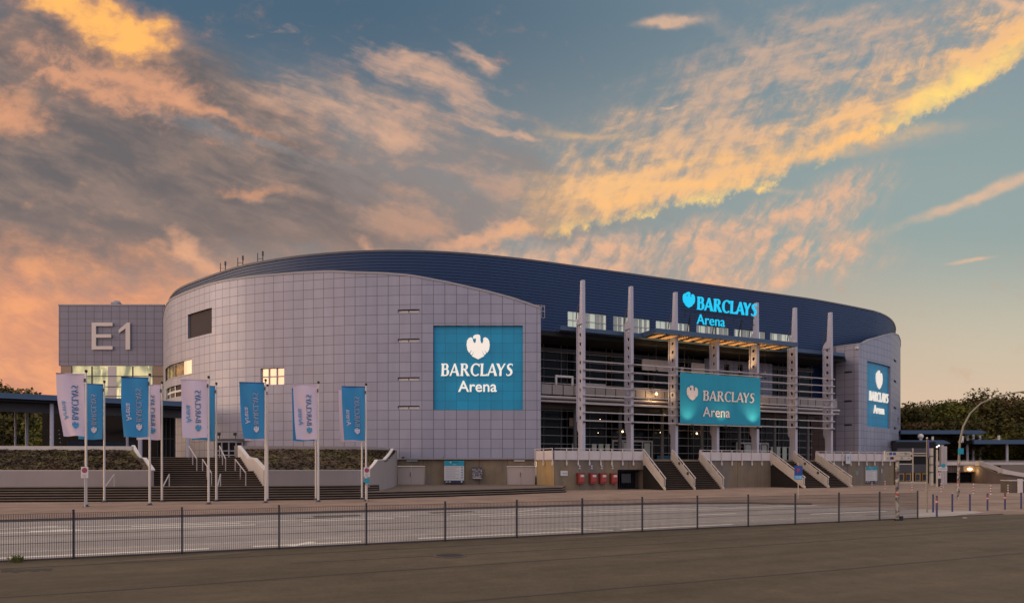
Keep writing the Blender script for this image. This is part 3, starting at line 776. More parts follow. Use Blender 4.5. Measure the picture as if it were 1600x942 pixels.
# right-hand edge return of the grey wall
e = lw.at(lw.L); t_ = lw.tan(lw.L); nn = Vector((-t_.y, t_.x))
b2 = e+nn*6.0
mb.face([(e.x, e.y, DECK), (b2.x, b2.y, DECK), (b2.x, b2.y, 18.65), (e.x, e.y, 18.65)], [(0, 0), (6, 0), (6, 15), (0, 15)])
part(mb, 'grey_wall', M['clad'], arena, label='long curved grey cassette wall on the left')
# wall-top flashing
mb = MB()
n = int(lw.L/.6)
for k in range(n):
    a, b = lw.L*k/n, lw.L*(k+1)/n; p, q = lw.at(a), lw.at(b); t = lw.tan((a+b)/2); o = Vector((t.y, -t.x))*.06; i_ = -o*6
    z0, z1 = ztl(a), ztl(b)
    mb.face([(*(p+o), z0-.14), (*(q+o), z1-.14), (*(q+o), z1+.05), (*(p+o), z0+.05)]); mb.face([(*(p+o), z0+.05), (*(q+o), z1+.05), (*(q+i_), z1+.05), (*(p+i_), z0+.05)])
part(mb, 'wall_flashing', M['rim'], arena)
mb = MB(); bar_on(mb, lw, lw.find(620.5), lw.L, SH-.1, SH+.0, .02, .1); part(mb, 'base_flashing', M['rim'], arena)
part(infill(MB(), lw, h_vent, .25), 'louvre_panel', mat('brown_louvre', (.1, .08, .07), .9, spec=.1, build=lambda nt, b: nt.links.new(mixc(sstep(X.m('FRACT', uvxy()[1]*8.0), .3, .5), (.100, .085, .085, 1), (.055, .046, .048, 1)), b.inputs['Base Color'])), arena, label='brown louvred ventilation panel high on the grey wall')
for k, h in enumerate(slots):
    f = MB(); m_ = (h[0]+h[1])/2
    for a, b in ((h[0]+.04, m_-.05), (m_+.05, h[1]-.04)): infill(f, lw, (a, b, h[2]+.02, h[3]-.12), .12)
    part(f, 'slit_window', M['coping'], arena); part(infill(MB(), lw, h, .28), 'slit_recess', M['darkgrey'], arena)
# three-by-two window reflecting the evening sky
fr = MB()
infill(fr, lw, h_win, .22); w1 = part(fr, 'window', M['mirror'], arena, label='six-pane window reflecting the orange sky')
fr = MB()
for i in range(4): s_ = h_win[0]+(h_win[1]-h_win[0])*i/3; bar_on(fr, lw, max(h_win[0], s_-.06), min(h_win[1], s_+.06), h_win[2], h_win[3], .21, .08)
for z in (h_win[2], (h_win[2]+h_win[3])/2, h_win[3]): bar_on(fr, lw, h_win[0], h_win[1], max(h_win[2], z-.06), min(h_win[3], z+.06), .205, .06)
part(fr, 'frame', M['alu'], w1)
# corner strip window
def roomglass(nt, b):
    u, v = uvxy(); n1 = noise(vec(u*.9, v*1.4), 1.0, 4, .6); n2 = noise(vec(u*2.2, v*2.6), 1.0, 3, .6)
    c = mixc(sstep(n1, .38, .62), lin(52, 48, 36), lin(150, 108, 52)); c = mixc(sstep(n2, .62, .7), c, lin(230, 165, 80))
    nt.links.new(c, b.inputs['Emission Color']); b.inputs['Emission Strength'].default_value = .8
M['room'] = mat('lit_room_behind_glass', (.05, .04, .03), .1, build=roomglass)
w2 = part(infill(MB(), lw, (h_str[0], h_str[0]+(h_str[1]-h_str[0])*.80, h_str[2], h_str[3]), .2), 'strip_window', M['room'], arena, label='lit corner strip window with warm ceiling lights')
part(infill(MB(), lw, (h_str[0]+(h_str[1]-h_str[0])*.80, h_str[1], h_str[2], h_str[3]), .1), 'bright_end_pane', M['mirror'], w2)
for i in (0, .27, .54, .80): fr = MB(); s_ = h_str[0]+(h_str[1]-h_str[0])*i; bar_on(fr, lw, s_, s_+.07, h_str[2], h_str[3], .19, .06); part(fr, 'window_bar', M['darkgrey'], w2)
w3 = part(infill(MB(), lw, h_low, .2), 'low_window', M['glass'], arena, label='dark gridded window below the strip window')
fr = MB()
for i in range(4): s_ = h_low[0]+(h_low[1]-h_low[0])*i/3; bar_on(fr, lw, max(h_low[0], s_-.15), min(h_low[1], s_+.15), h_low[2], h_low[3], .19, .05)
z = (h_low[2]+h_low[3])/2; bar_on(fr, lw, h_low[0], h_low[1], z-.12, z+.12, .18, .05)
part(fr, 'frame', M['white'], w3)
# big teal sign panel in its recess
def sign_on(path, h, group_label, eaglewide=True, back=.28):
    sp = part(infill(MB(), path, h, back), 'sign_panel', M['teal'], arena, label=group_label)
    m_ = sp.data
    for L in m_.uv_layers['uv'].data: L.uv = (L.uv[0], L.uv[1]-SH)
    a, b = h[0], h[1]; Wd = b-a; H = h[3]-h[2]
    pa, pb = path.at(a), path.at(b); mid = (pa+pb)/2; t = (pb-pa).normalized(); nn = Vector((t.y, -t.x))
    sag = max((path.at(a+Wd*k/8)-mid).dot(nn) for k in range(9))
    o = mid+nn*(sag-back+.10)
    k = Wd/9.2
    Tp = plane_T((o.x, o.y, 0), (t.x, t.y, 0), (0, 0, 1)); T = lambda x, y, d=0.0: Tp(x*k, y, d)
    def both(fn, name, dz):
        f = MB(); fn(f, T, dz); part(f, name, M['letter'], sp)
    zt = h[3]; zb = h[2]; u = H/8.6
    both(lambda f, T, d: eagle(f, T, 0, zt-.398*H, .294*H, .12), 'eagle_emblem', 0)
    cap = .146*H; w = word_w(cap); sc = 7.42/w
    T2 = lambda x, y, d=0.0: T(x*sc-.15, y, d)
    both(lambda f, T, d: bank_word(f, lambda x, y, dd: T2(x-w/2, y+zt-.596*H, dd), cap, .12), 'word_lettering', 0)
    cu = 1.0
    both(lambda f, T, d: text_mb(f, 'Arena', lambda x, y, dd: T(x*1.0, y, dd), -.05, zt-.783*H, 1.60*H/8.6, .12, 'CENTER', .016), 'small_lettering', 0)
    return sp
sign_on(lw, h_sign, 'teal sign panel with white eagle and letters on the left wall')
# lower concrete wall under the grey cladding, with doors
cl = Path([lw.at(lw.find(618))+Vector((0, .15)), lw.at(lw.L-.4)+Vector((.0, .15))], straight=(0,))
def seen(path, x0, x1, y0, y1): return (path.find(x0), path.find(x1), y1, y0)
dz1 = zz(727.5, 70.2)
hd = [(cl.find(620.6), cl.find(664), .5, dz1), (cl.find(792), cl.find(836.5), .5, dz1)]
mb = wall(MB(), cl, 0, lambda s: SH-.1, hd, depth=.22); part(mb, 'concrete_base_wall', M['conc'], arena)
for i, h in enumerate(hd):
    for a, b, nm in ((h[0]+.03, (h[0]+h[1])/2-.012, 'door_leaf'), ((h[0]+h[1])/2+.012, h[1]-.03, 'door_leaf')):
        d = part(infill(MB(), cl, (a, b, .5, dz1-.03), .1), nm, M['door'], arena)
        if a < (h[0]+h[1])/2-1:
            f = MB(); bar_on(f, cl, b-.1, b-.05, 1.3, 1.75, .1, .07); part(f, 'handle', M['dark'], d)
    f = MB(); bar_on(f, cl, h[0]-.03, h[1]+.03, dz1, dz1+.10, .02, .06); part(f, 'door_lintel', M['darkgrey'], arena)
    f = MB(); x = h[0]+(.35 if i == 0 else .25)*(h[1]-h[0]); bar_on(f, cl, x, x+1.1, SH-.32, SH-.20, -.04, .12); part(f, 'wall_lamp', M['signw'], arena)
for px, py in ((629, 714.5), (693, 715)):
    s_ = cl.find(px); f = MB(); p = cl.at(s_); f.box((p.x, p.y-.2, zz(py, 70)), (.3, .25, .14)); part(f, 'camera_housing', M['dark'], arena)

# right-hand grey wall
rw = Path([LP(*q) for q in [(1262, 99), (1304, 93.4), (1341, 91.2), (1347, 91.9), (1355, 93.2), (1374, 95.7), (1391, 98.6), (1400, 102.6), (1405, 107), (1407, 112), (1404, 119), (1385, 135), (1340, 150)]], straight=(0, 1, 4, 5))
ra = rw.find(1341); rb = rw.find(1388)
def ztr(s):
    K = [(0, 18.6), (ra, 18.75), (ra+1.5, 18.95), (ra+4, 19.8), (rb-1, 21.1), (rb+3, 21.9), (rb+9, 22.6), (rw.L, 22.8)]
    for (a, x), (b, y) in zip(K, K[1:]):
        if s <= b: return x+(y-x)*(s-a)/(b-a)
    return 22.8
Z1 = rw.Z(rw.find(1355)); h_s2 = (rw.find(1355), rw.find(1391.5), zz(666, Z1), zz(563.5, Z1))
sl = []
for y in (582, 627, 664):
    a = rw.find(1318.5); sl.append((a, rw.find(1331), zz(y+1.4, rw.Z(a)), zz(y-1.4, rw.Z(a))))
for y in (562, 594.5, 636.5, 668.5):
    a = rw.find(1396.5); sl.append((a, rw.find(1400.5), zz(y+1.8, rw.Z(a)), zz(y-1.8, rw.Z(a))))
a = rw.find(1402.5); sl.append((a, rw.find(1404.6), zz(664, rw.Z(a)), zz(652, rw.Z(a))))
mb = wall(MB(), rw, SH-1.2, ztr, [h_s2]+sl); mb.uv = [[(u, v-SH) for u, v in q] for q in mb.uv]
part(mb, 'grey_wall', M['clad'], arena, label='tall curved grey cassette wall at the right end')
for h in sl: part(infill(MB(), rw, h, .29), 'slit_recess', M['darkgrey'], arena)
sign_on(rw, h_s2, 'tall teal sign panel with white eagle and letters on the right end wall')
mb = MB(); n = 90
for k in range(n):
    a, b = rw.L*k/n, rw.L*(k+1)/n; p, q = rw.at(a), rw.at(b); t = rw.tan((a+b)/2); o = Vector((t.y, -t.x))*.06; i_ = -o*6
    z0, z1 = ztr(a), ztr(b)
    mb.face([(*(p+o), z0-.12), (*(q+o), z1-.12), (*(q+o), z1+.04), (*(p+o), z0+.04)]); mb.face([(*(p+o), z0+.04), (*(q+o), z1+.04), (*(q+i_), z1+.04), (*(p+i_), z0+.04)])
part(mb, 'wall_flashing', M['rim'], arena)
f = MB(); p = rw.at(rw.find(1336)); f.box((p.x, p.y-.25, zz(543.5, 91.3)), (.35, .35, .3)); part(f, 'camera_housing', M['white'], arena)

# blue ribbed drum
HB = 25.6
dl = [LP(*q) for q in [(330, 138), (286, 124), (265, 111), (261.5, 102), (264, 96.2), (272, 91.6), (288, 88.0), (333, 82.9), (371, 79.6), (407, 77.6), (473, 75.3), (551, 73.9), (620, 73.55), (700, 74.1), (780, 75.6), (850, 77.55)]]
dl += [Vector((s, 10.0)) for s in (9.5, 20, 35, 47)]+[LP(*q) for q in [(1355, 101.3), (1378, 104.2), (1391, 107.8), (1398, 113), (1397, 120), (1380, 132), (1330, 152), (1200, 165), (900, 160), (500, 150), (380, 144)]]
dr = Path(dl, step=.5, straight=(16, 17, 18))
sw0, sw1 = dr.find(340), dr.find(1396)
WB0, WB1 = zz(513.5, 79.0), zz(486.5, 79.0)     # window band
pxw = [(887, 947.5), (958, 1015.5), (1024.7, 1077.5), (1087.8, 1138.7), (1146.8, 1195.6), (1203, 1246)]
bw = [(dr.find(a), dr.find(b)) for a, b in pxw]
# profile: real trapezoidal ribs, 0.33 m pitch
prof = []
z = 12.0
while z < HB-.3:
    prof += [(z, 0.0), (z+.14, 0.0), (z+.165, .05), (z+.305, .05)]; z += .33
prof += [(HB-.15, 0.0)]
def drum(mb, s0, s1, zlo, zhi, step=1.2):
    P = [(a, o) for a, o in prof if zlo < a < zhi]; P = [(zlo, 0.0)]+P+[(zhi, 0.0)]
    S = [s0+(s1-s0)*k/max(1, int((s1-s0)/step)) for k in range(max(1, int((s1-s0)/step))+1)]
    for a, b in zip(S, S[1:]):
        pa, pb, ta, tb = dr.at(a), dr.at(b), dr.tan(a), dr.tan(b)
        for (z0, o0), (z1, o1) in zip(P, P[1:]):
            q = lambda p, t, o, z: (p.x+t.y*o, p.y-t.x*o, z)
            mb.face([q(pa, ta, o0, z0), q(pb, tb, o0, z0), q(pb, tb, o1, z1), q(pa, ta, o1, z1)], [(a, z0), (b, z0), (b, z1), (a, z1)])
mb = MB(); cuts = []; s = 0.0
for a, b in bw: cuts.append((s, a, False)); cuts.append((a, b, True)); s = b
cuts.append((s, dr.L, False))
for a, b, w in cuts:
    if w: drum(mb, a, b, 12, WB0); drum(mb, a, b, WB1, HB-.1)
    else: drum(mb, a, b, 12, HB-.1)
part(mb, 'blue_drum_wall', M['blue'], arena, label='dark blue horizontally ribbed drum above the grey walls')
mb = MB(); n = 160
for k in range(n):
    a, b = dr.L*k/n, dr.L*(k+1)/n; p, q, tp, tq = dr.at(a), dr.at(b), dr.tan(a), dr.tan(b)
    for (o0, z0), (o1, z1) in (((.07, HB-.2), (.12, HB+.02)), ((.12, HB+.02), (-.4, HB+.04))):
        mb.face([(p.x+tp.y*o0, p.y-tp.x*o0, z0), (q.x+tq.y*o0, q.y-tq.x*o0, z0), (q.x+tq.y*o1, q.y-tq.x*o1, z1), (p.x+tp.y*o1, p.y-tp.x*o1, z1)])
part(mb, 'eaves_flashing', vm('dark_rim', (.10, .11, .15), .5), arena)
mb = MB(); mb.poly([[tuple(dr.at(dr.L*k/120)) for k in range(120)]], lambda x, y, d: Vector((x, y, HB-.02)), 0); part(mb, 'roof', M['darkgrey'], arena)
for i, (a, b) in enumerate(bw):
    h = (a, b, WB0, WB1); w = part(infill(MB(), dr, h, .12), 'clerestory_window', M['paleglass'], arena)
    f = MB(); nb = 7; rr = random.Random(i)
    for k in range(nb+1):
        s_ = a+(b-a)*k/nb; bar_on(f, dr, s_-.03, s_+.03, WB0, WB1, .11, .04)
    bar_on(f, dr, a, b, (WB0+WB1)/2-.05, (WB0+WB1)/2+.05, .10, .05); part(f, 'frame', M['alu'], w)
    for k in range(nb):
        f = MB()
        if rr.random() < .75: bar_on(f, dr, a+(b-a)*(k+.08)/nb, a+(b-a)*(k+rr.uniform(.4, .92))/nb, WB0+.05+rr.choice([0, .0, .7]), WB1-.05, .118, .01); part(f, 'blind', M['blind'], w)
# roof antennas
for px in (348, 375.5, 407):
    s_ = dr.find(px); p = dr.at(s_); t = thing('roof_antenna', 'pair of slim antenna masts standing on the arena roof edge', 'antenna', (*UN(p.x, p.y+1.0), HB), 0, 'antenna masts on the roof edge')
    f = MB(); f.tube([(-.25, 0, -.1), (-.25, 0, 1.25)], .05, 6); part(f, 'mast', M['darkgrey'], t)
    f = MB(); f.tube([(.35, 0, -.1), (.35, 0, 1.45)], .06, 6); f.box((.35, 0, 1.2), (.16, .16, .5)); f.tube([(-.25, 0, .6), (.35, 0, .6)], .03, 5); part(f, 'aerial', M['darkgrey'], t)
# cat ladder cage at the wall end
f = MB(); e = lw.at(lw.L); zc = zz(485, 71)
for dx in (.25, .6, .95):
    f.tube([(e.x+dx, e.y+1.0, zc-.75), (e.x+dx, e.y+1.0, zc+.6)], .035, 5)
for z in (zc-.7, zc, zc+.55): f.tube([(e.x-.1, e.y+1.0, z), (e.x+1.0, e.y+1.0, z), (e.x+1.0, e.y+1.6, z)], .03, 5)
part(f, 'roof_ladder_cage', M['alu'], arena)

# ------------------------------------------------------------------ podium with parapet (arena part)
def podpath():
    p0 = LP(838.5, 69.7); p1 = LP(861.5, 67.3)
    return [p0, Vector((p1.x, 0))]
PP = podpath(); S0 = PP[1].x
SL0, SL1 = 12.4, 19.8        # left stair
SR0, SR1 = 30.0, 37.2        # right stair
PEND = 51.4
g0, g1 = s_on(965, 0), s_on(1006.5, 0)
main = Path([Vector((S0, 0)), Vector((PEND, 0))], straight=(0,))
hh = [(g0-S0, g1-S0, 0.0, zz(733.5, 69))]
mb = wall(MB(), main, -.05, lambda s: DECK, hh, depth=1.6)
mb.face([(PEND, 0, 0), (PEND, 14, 0), (PEND, 14, DECK), (PEND, 0, DECK)], [(0, 0), (14, 0), (14, 3), (0, 3)])
mb.face([(S0, 0, DECK-.01), (PEND, 0, DECK-.01), (PEND, 30, DECK-.01), (S0-2, 30, DECK-.01)], [(50, 50)]*4)
pod = part(mb, 'podium', M['conc'], arena)
ch = Path(PP, straight=(0,)); part(wall(MB(), ch, 0, lambda s: DECK), 'podium_corner', M['concy'], arena, label='yellowish concrete corner of the podium, coloured brighter for the light on it')
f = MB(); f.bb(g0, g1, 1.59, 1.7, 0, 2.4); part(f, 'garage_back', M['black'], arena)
f = MB(); f.bb(g0+.15, g1-.1, .75, .8, .05, .12); f.bb(g0+.15, g1-.1, .75, .8, 1.85, 1.95)
k = g0+.15
while k < g1-.1: f.bb(k, k+.04, .76, .79, .1, 1.9); k += .28
part(f, 'steel_gate', M['dark'], arena)
f = MB(); f.bb(g0+.95, g0+2.1, .70, .745, .65, 1.6); part(f, 'gate_sign', M['darkgrey'], arena)
f = MB(); f.bb(g0+.2, g0+.75, -.03, -.0, 1.72, 1.92); 
def parapet(mb, a, b, off=0.0, z0=DECK-.1, h=.92, name=None):
    d = (b-a).normalized(); nn = Vector((-d.y, d.x)); c = (a+b)/2+nn*off
    mb.box((c.x, c.y, z0+h/2), ((b-a).length, .05, h), rz=atan2(d.y, d.x))
segs = [(PP[0], PP[1]), (Vector((S0, 0)), Vector((SL0, 0))), (Vector((SL1, 0)), Vector((SR0, 0))), (Vector((SR1, 0)), Vector((PEND, 0)))]
for i, (a, b) in enumerate(segs):
    f = MB(); parapet(f, a, b, -.10); part(f, 'parapet_panel', M['railpanel'], arena)
    d = (b-a).normalized(); nn = Vector((d.y, -d.x)); L = (b-a).length
    f = MB(); p, q = a+nn*.16, b+nn*.16; f.tube([(*p, 4.12), (*q, 4.12)], .035, 6); part(f, 'handrail', M['railpanel'], arena)
    n = max(1, round(L/1.37))
    for k in range(n+1):
        if i == 1 and k == 0: continue
        c = a+d*(L*k/n)+nn*.19; f = MB(); f.box((c.x, c.y, 3.32), (.07, .07, 1.68), rz=atan2(d.y, d.x)); f.box((c.x, c.y, 2.62), (.13, .12, .30), rz=atan2(d.y, d.x)); part(f, 'rail_post', M['railpanel'], arena)

# ------------------------------------------------------------------ outside stairs
def outstair(name, label, s0, s1, run, curb_rust):
    t = thing(name, label, 'staircase', (*UN((s0+s1)/2, 0), 0), TH)
    hw = (s1-s0)/2; nst = 17; f = MB(); cr = MB()
    for k in range(nst):
        z0 = DECK*(nst-1-k)/nst; y1 = -run*k/nst
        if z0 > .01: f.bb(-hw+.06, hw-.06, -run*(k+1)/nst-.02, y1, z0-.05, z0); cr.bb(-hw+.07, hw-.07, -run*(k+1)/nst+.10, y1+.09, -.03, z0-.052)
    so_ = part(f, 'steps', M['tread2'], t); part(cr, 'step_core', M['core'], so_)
    for x in (-hw, 0, hw):
        sw = MB()                                 # solid cheek under the panel
        pr = [(0.1, DECK-.18), (-run-.1, -.1), (-run-.1, .22), (-run+.1, .34), (0.1, DECK+.16)]
        T = lambda a, b, d, x=x: Vector((x-.06+d, a, b)); sw.poly([pr], T, .12); part(sw, 'stringer', curb_rust, t)
        pn = MB(); pr = [(0.05, DECK+.16), (-run+.15, .42), (-run+.15, 1.12), (.05, DECK+.92)]
        T = lambda a, b, d, x=x: Vector((x-.03+d, a, b)); pn.poly([pr], T, .05); part(pn, 'balustrade_panel', M['rustrail'], t)
        hr = MB(); hr.tube([(x+.1, .05, DECK+1.06), (x+.1, -run-.05, 1.14)], .045, 6); part(hr, 'handrail', M['railpanel'], t)
        for k in range(5):
            y = -run*(k/4)*.98+.0; z = DECK+.2-(DECK-.25)*(k/4)
            ps = MB(); ps.box((x+.08, y, z+.42), (.06, .06, .95)); part(ps, 'baluster_post', M['railpanel'], t)
        if x == 0 or (x == hw and False):
            for fy in (.35, .72):
                pt = MB(); pt.tube([(x-.06, -run*fy, DECK-(DECK-.3)*fy+.55), (x+.05, -run*fy, DECK-(DECK-.3)*fy+.55)], .17, 12); part(pt, 'handrail_disc', M['darkgrey'], t)
    return t
outstair('entrance_staircase', 'brown stone stairs with pale panels, the flight left of the plain podium wall', SL0, SL1, 3.7, M['rustrail'])
outstair('entrance_staircase', 'brown stone stairs with pale panels behind the blue parking sign, the right flight', SR0, SR1, 4.9, M['rustrail'])

# ------------------------------------------------------------------ steel masts and louvre rails
def mast_mb(s, head=True):
    f = MB(); x0, x1 = s-.17, s+.17
    f.bb(x0, x1, 1.55, 1.67, DECK, 16.99)                          # front flange
    # web with round holes
    zs = [4.0+.95*i for i in range(15)]
    yb, yf = 2.72, 1.67
    f.bb(x0+.02, x1-.02, 1.67, 2.45, DECK, 6.9)
    f.bb(x0, x1, yb, yb+.10, 6.95, 17.2)
    w = .05
    z = 6.9
    while z < 17.0:
        z1 = min(z+.95, 17.2); cz, cy = (z+z1)/2, 2.25; rr = .22
        ring = [(cy+rr*cos(pi/8+k*pi/4), cz+rr*sin(pi/8+k*pi/4)) for k in range(8)]
        out = [(yb, cz+.2), (cy+.2, z1), (cy-.2, z1), (yf, cz+.2), (yf, cz-.2), (cy-.2, z), (cy+.2, z), (yb, cz-.2)]
        cor = {0: (yb, z1), 2: (yf, z1), 4: (yf, z), 6: (yb, z)}
        for xx in (s-w, s+w):
            for k in range(8):
                a, b = ring[k], ring[(k+1) % 8]; c, d = out[(k+1) % 8], out[k]
                f.face([(xx, *a), (xx, *b), (xx, *c), (xx, *d)])
                if k in cor: f.face([(xx, *c), (xx, *d), (xx, *cor[k])])
        for k in range(8):
            a, b = ring[k], ring[(k+1) % 8]; f.face([(s-w, *a), (s+w, *a), (s+w, *b), (s-w, *b)])
        z = z1
    # foot bracket
    pr = [(2.46, 7.0), (2.82, 6.9), (2.82, 6.2), (2.65, 5.9), (2.46, 5.7)]
    f.poly([pr], lambda a, b, d: Vector((s-.08+d, a, b)), .16)
    # tapering head
    if not head: return f
    pr = [(1.56, 17.41), (1.56, 17.0), (2.82, 17.0), (2.7, 17.5), (2.2, 18.0), (2.0, 21.45), (1.60, 21.45)]
    wt = .26
    f.poly([pr], lambda a, b, d: Vector((s-.17+d, a, b)), .34)
    return f
MS = [s_on(x, 1.6) for x in (912, 987.5, 1057, 1121.5, 1184, 1244, 1299.5)]
for i, s in enumerate(MS):
    m = part(mast_mb(s, i != 3), 'steel_mast', M['mast'], arena)
    f = MB(); (f.tube([(s-.26, 2.2, 19.0), (s-.26, 2.6, 18.2), (s-.23, 2.75, 17.6)], .06, 6) if i != 3 else None); f.tube([(s, 1.45, 7.0), (s, 1.9, 6.6)], .11, 8); part(f, 'cable_bracket', M['darkgrey'], m)
for i in range(8):
    z = 13.15-.872*i
    f = MB(); 
    for a, b in zip(MS, MS[1:]):
        f.beam((a-.25, 1.42, z), (b+.25, 1.42, z), .15, .085)
        f.beam((a-.25, 1.32, z-.02), (b+.25, 1.32, z-.02), .03, .10)
    part(f, 'louvre_rail', M['alu'], arena)
# ------------------------------------------------------------------ canopies over the entrance
def soffit(mb, s0, s1, n0, n1, z0, z1): mb.bb(s0, s1, n0, n1, z0, z1)
f = MB()
f.poly([[(s_on(865, 7), 7.0), (s_on(876, 3.0), 3.0), (s_on(1320, 3.0), 3.0), (s_on(1322, 6), 6.0), (s_on(1322, 6), 9.9), (1.5, 9.9)]], lambda x, y, d: Vector((x, y, 16.45+d)), .42)
part(f, 'gutter_roof', M['bluetrim'], arena)
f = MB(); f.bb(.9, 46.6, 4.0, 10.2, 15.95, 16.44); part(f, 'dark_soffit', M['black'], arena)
C0, C1 = 14.5, s_on(1246.5, .6)
f = MB(); f.bb(C0, C1, .55, .80, 16.55, 17.02); f.bb(C0, C0+.2, .82, 4.5, 16.55, 17.0); f.bb(C1-.2, C1, .82, 4.5, 16.55, 17.0); f.bb(C0+.22, C1-.22, .82, 4.5, 16.9, 16.98)
cn = part(f, 'projecting_canopy', M['bluetrim'], arena)
x = C0+.6
while x < C1-.8:
    f = MB(); f.bb(x, x+.85, .84, 3.9, 16.46, 16.60); part(f, 'soffit_board', M['orangebeam'], cn); x += 1.62
# ------------------------------------------------------------------ glazed front, set back under the canopy
gw = 8.6
M['mull'] = vm('mullion_grey', (.13, .12, .12), .5, .1)
f = MB(); f.bb(.9, 46.2, gw, gw+.1, DECK, 16.2); glz = part(f, 'glass_front', M['glass'], arena)
f = MB(); s = 1.4
while s < 46: f.bb(s-.035, s+.035, gw-.14, gw-.01, DECK, 16.0); s += 2.97
s = 2.2
while s < 46: f.bb(s-.02, s+.02, gw-.10, gw-.012, DECK, 16.0); s += 2.97
part(f, 'mullion', M['mull'], glz)
for z in [3.95+.93*k for k in range(6)]+[11.4+.93*k for k in range(5)]:
    f = MB(); f.bb(.9, 46.2, gw-.20, gw-.15, z-.025, z+.025); part(f, 'transom', M['alu'], glz)
for k in range(8):
    f = MB(); s = 2.6+5.93*k; f.cyl((s, 7.4, DECK), .2, 6.1, 12); part(f, 'foyer_column', M['mull'], arena)
f = MB(); f.bb(.9, 46.2, gw-.28, gw-.22, 8.75, 9.75); part(f, 'floor_edge_band', M['mull'], arena)
f = MB(); f.bb(.9, 46.2, gw-.27, gw-.21, 15.2, 15.55); part(f, 'upper_edge_band', M['darkgrey'], arena)
# balcony
M['balc'] = vm('shaded_balcony_panel', (.27, .24, .235), .6, .1)  # pale panels darkened in colour for the shade they stand in
f = MB(); f.bb(.8, 46.5, 4.6, gw-.3, 9.2, 9.5); part(f, 'balcony_slab', M['darkgrey'], arena)
f = MB(); f.tube([(.8, 4.5, 9.62), (46.5, 4.5, 9.62)], .16, 8); f.tube([(.8, 4.55, 9.2), (46.5, 4.55, 9.2)], .1, 8); part(f, 'balcony_edge_tube', M['alu'], arena)
s = 1.6
while s < 45.8: f = MB(); f.bb(s+.05, s+1.27, 4.75, 4.79, 9.95, 11.0); part(f, 'balcony_panel', M['balc'], arena); s += 1.32
f = MB(); f.tube([(1.0, 4.7, 11.12), (46.3, 4.7, 11.12)], .04, 6); part(f, 'balcony_handrail', M['alu'], arena)
f = MB()                                                          # exhaust box and framed hatch on the balcony
f.bb(5.1, 7.3, 5.6, 5.75, 11.95, 12.15); f.bb(5.1, 5.3, 5.6, 5.75, 10.2, 11.94); f.bb(7.1, 7.3, 5.6, 5.75, 10.2, 11.94); part(f, 'balcony_kiosk_frame', M['white'], arena)
f = MB(); f.bb(8.6, 11.6, 5.9, 6.0, 11.15, 11.5); part(f, 'balcony_counter', M['alu'], arena)
# inner grey block seen behind the masts on the right
ib = Path([Vector((27.2, 8.0)), Vector((38.4, 8.0))], straight=(0,))
hi = [(3.2, 4.0, 12.2, 13.0), (3.2, 4.0, 13.3, 14.1), (3.2, 4.0, 14.4, 15.2), (3.2, 4.0, 11.2, 12.0)]
hi += [(5.4+a, 6.2+a, z, z+.8) for a in (0, ) for z in (11.2, 12.3, 13.4, 14.5)]
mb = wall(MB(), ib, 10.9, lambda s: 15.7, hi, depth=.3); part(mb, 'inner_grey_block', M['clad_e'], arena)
ic = MB()
for a, b, z0, z1 in ((17.4, 21.3, 13.6, 14.9), (23.0, 23.4, 13.2, 14.3), (24.6, 26.6, 13.1, 14.9)): ic = MB(); ic.bb(a, b, 7.2, 7.3, z0, z1); part(ic, 'upper_foyer_panel', M['railpanel'], arena)
# pale doors at deck level and two framed doorways
dd = [(s_on(a, gw), s_on(b, gw)) for a, b in ((892, 898.5), (902, 909), (923, 930), (933.5, 940.5), (944, 950.5), (1202, 1207.5), (1211, 1216.5), (1220, 1226.5), (1230, 1236))]
for a, b in dd: f = MB(); f.bb(a, b, gw-.3, gw-.22, DECK, zz(693, 78)); part(f, 'door_leaf', M['blind'], arena)
for a, b in ((s_on(955, gw), s_on(1016, gw)), (s_on(1148, gw), s_on(1197, gw))):
    f = MB(); top = zz(690, 80); k = 4
    for i in range(k+1): x = a+(b-a)*i/k; f.bb(x-.08, x+.08, gw-.4, gw-.3, DECK, top)
    f.bb(a-.08, b+.08, gw-.405, gw-.295, top+.002, top+.2); dw = part(f, 'doorway_frame', M['alu'], arena)
    for c0_, c1_ in ((.28, .45), (.8, .95)): f = MB(); f.bb(a+(b-a)*c0_, a+(b-a)*c1_, gw-.36, gw-.33, DECK+.05, top-.1); part(f, 'lit_door_pane', M['blind'], dw)
f = MB(); f.bb(s_on(1024, gw), s_on(1058, gw), gw-.35, gw-.3, DECK, zz(711, 80)); part(f, 'teal_poster_band', vm('dim_teal', (.01, .10, .16), .5), arena)
f = MB(); f.bb(s_on(886, gw), s_on(897.5, gw), gw-.6, gw-.5, zz(665, 76), zz(652, 76)); part(f, 'hanging_notice', M['tan'], arena)
for px, py, big in ((972, 674, 1), (1032, 675.5, 1), (1088, 677, 1), (934, 676, 0), (937, 655, 0)):
    s = s_on(px, 8.2); Zc = UN(s, 8.2).y; z = zz(py, Zc)
    f = MB(); f.sphere((s, 8.1, z), .11 if big else .035, 10); lp = part(f, 'foyer_lamp', M['lampglow'], arena)
    if big: f = MB(); f.tube([(s, 8.1, z+.15), (s, 8.1, 9.2)], .02, 5); part(f, 'rod', M['dark'], lp)

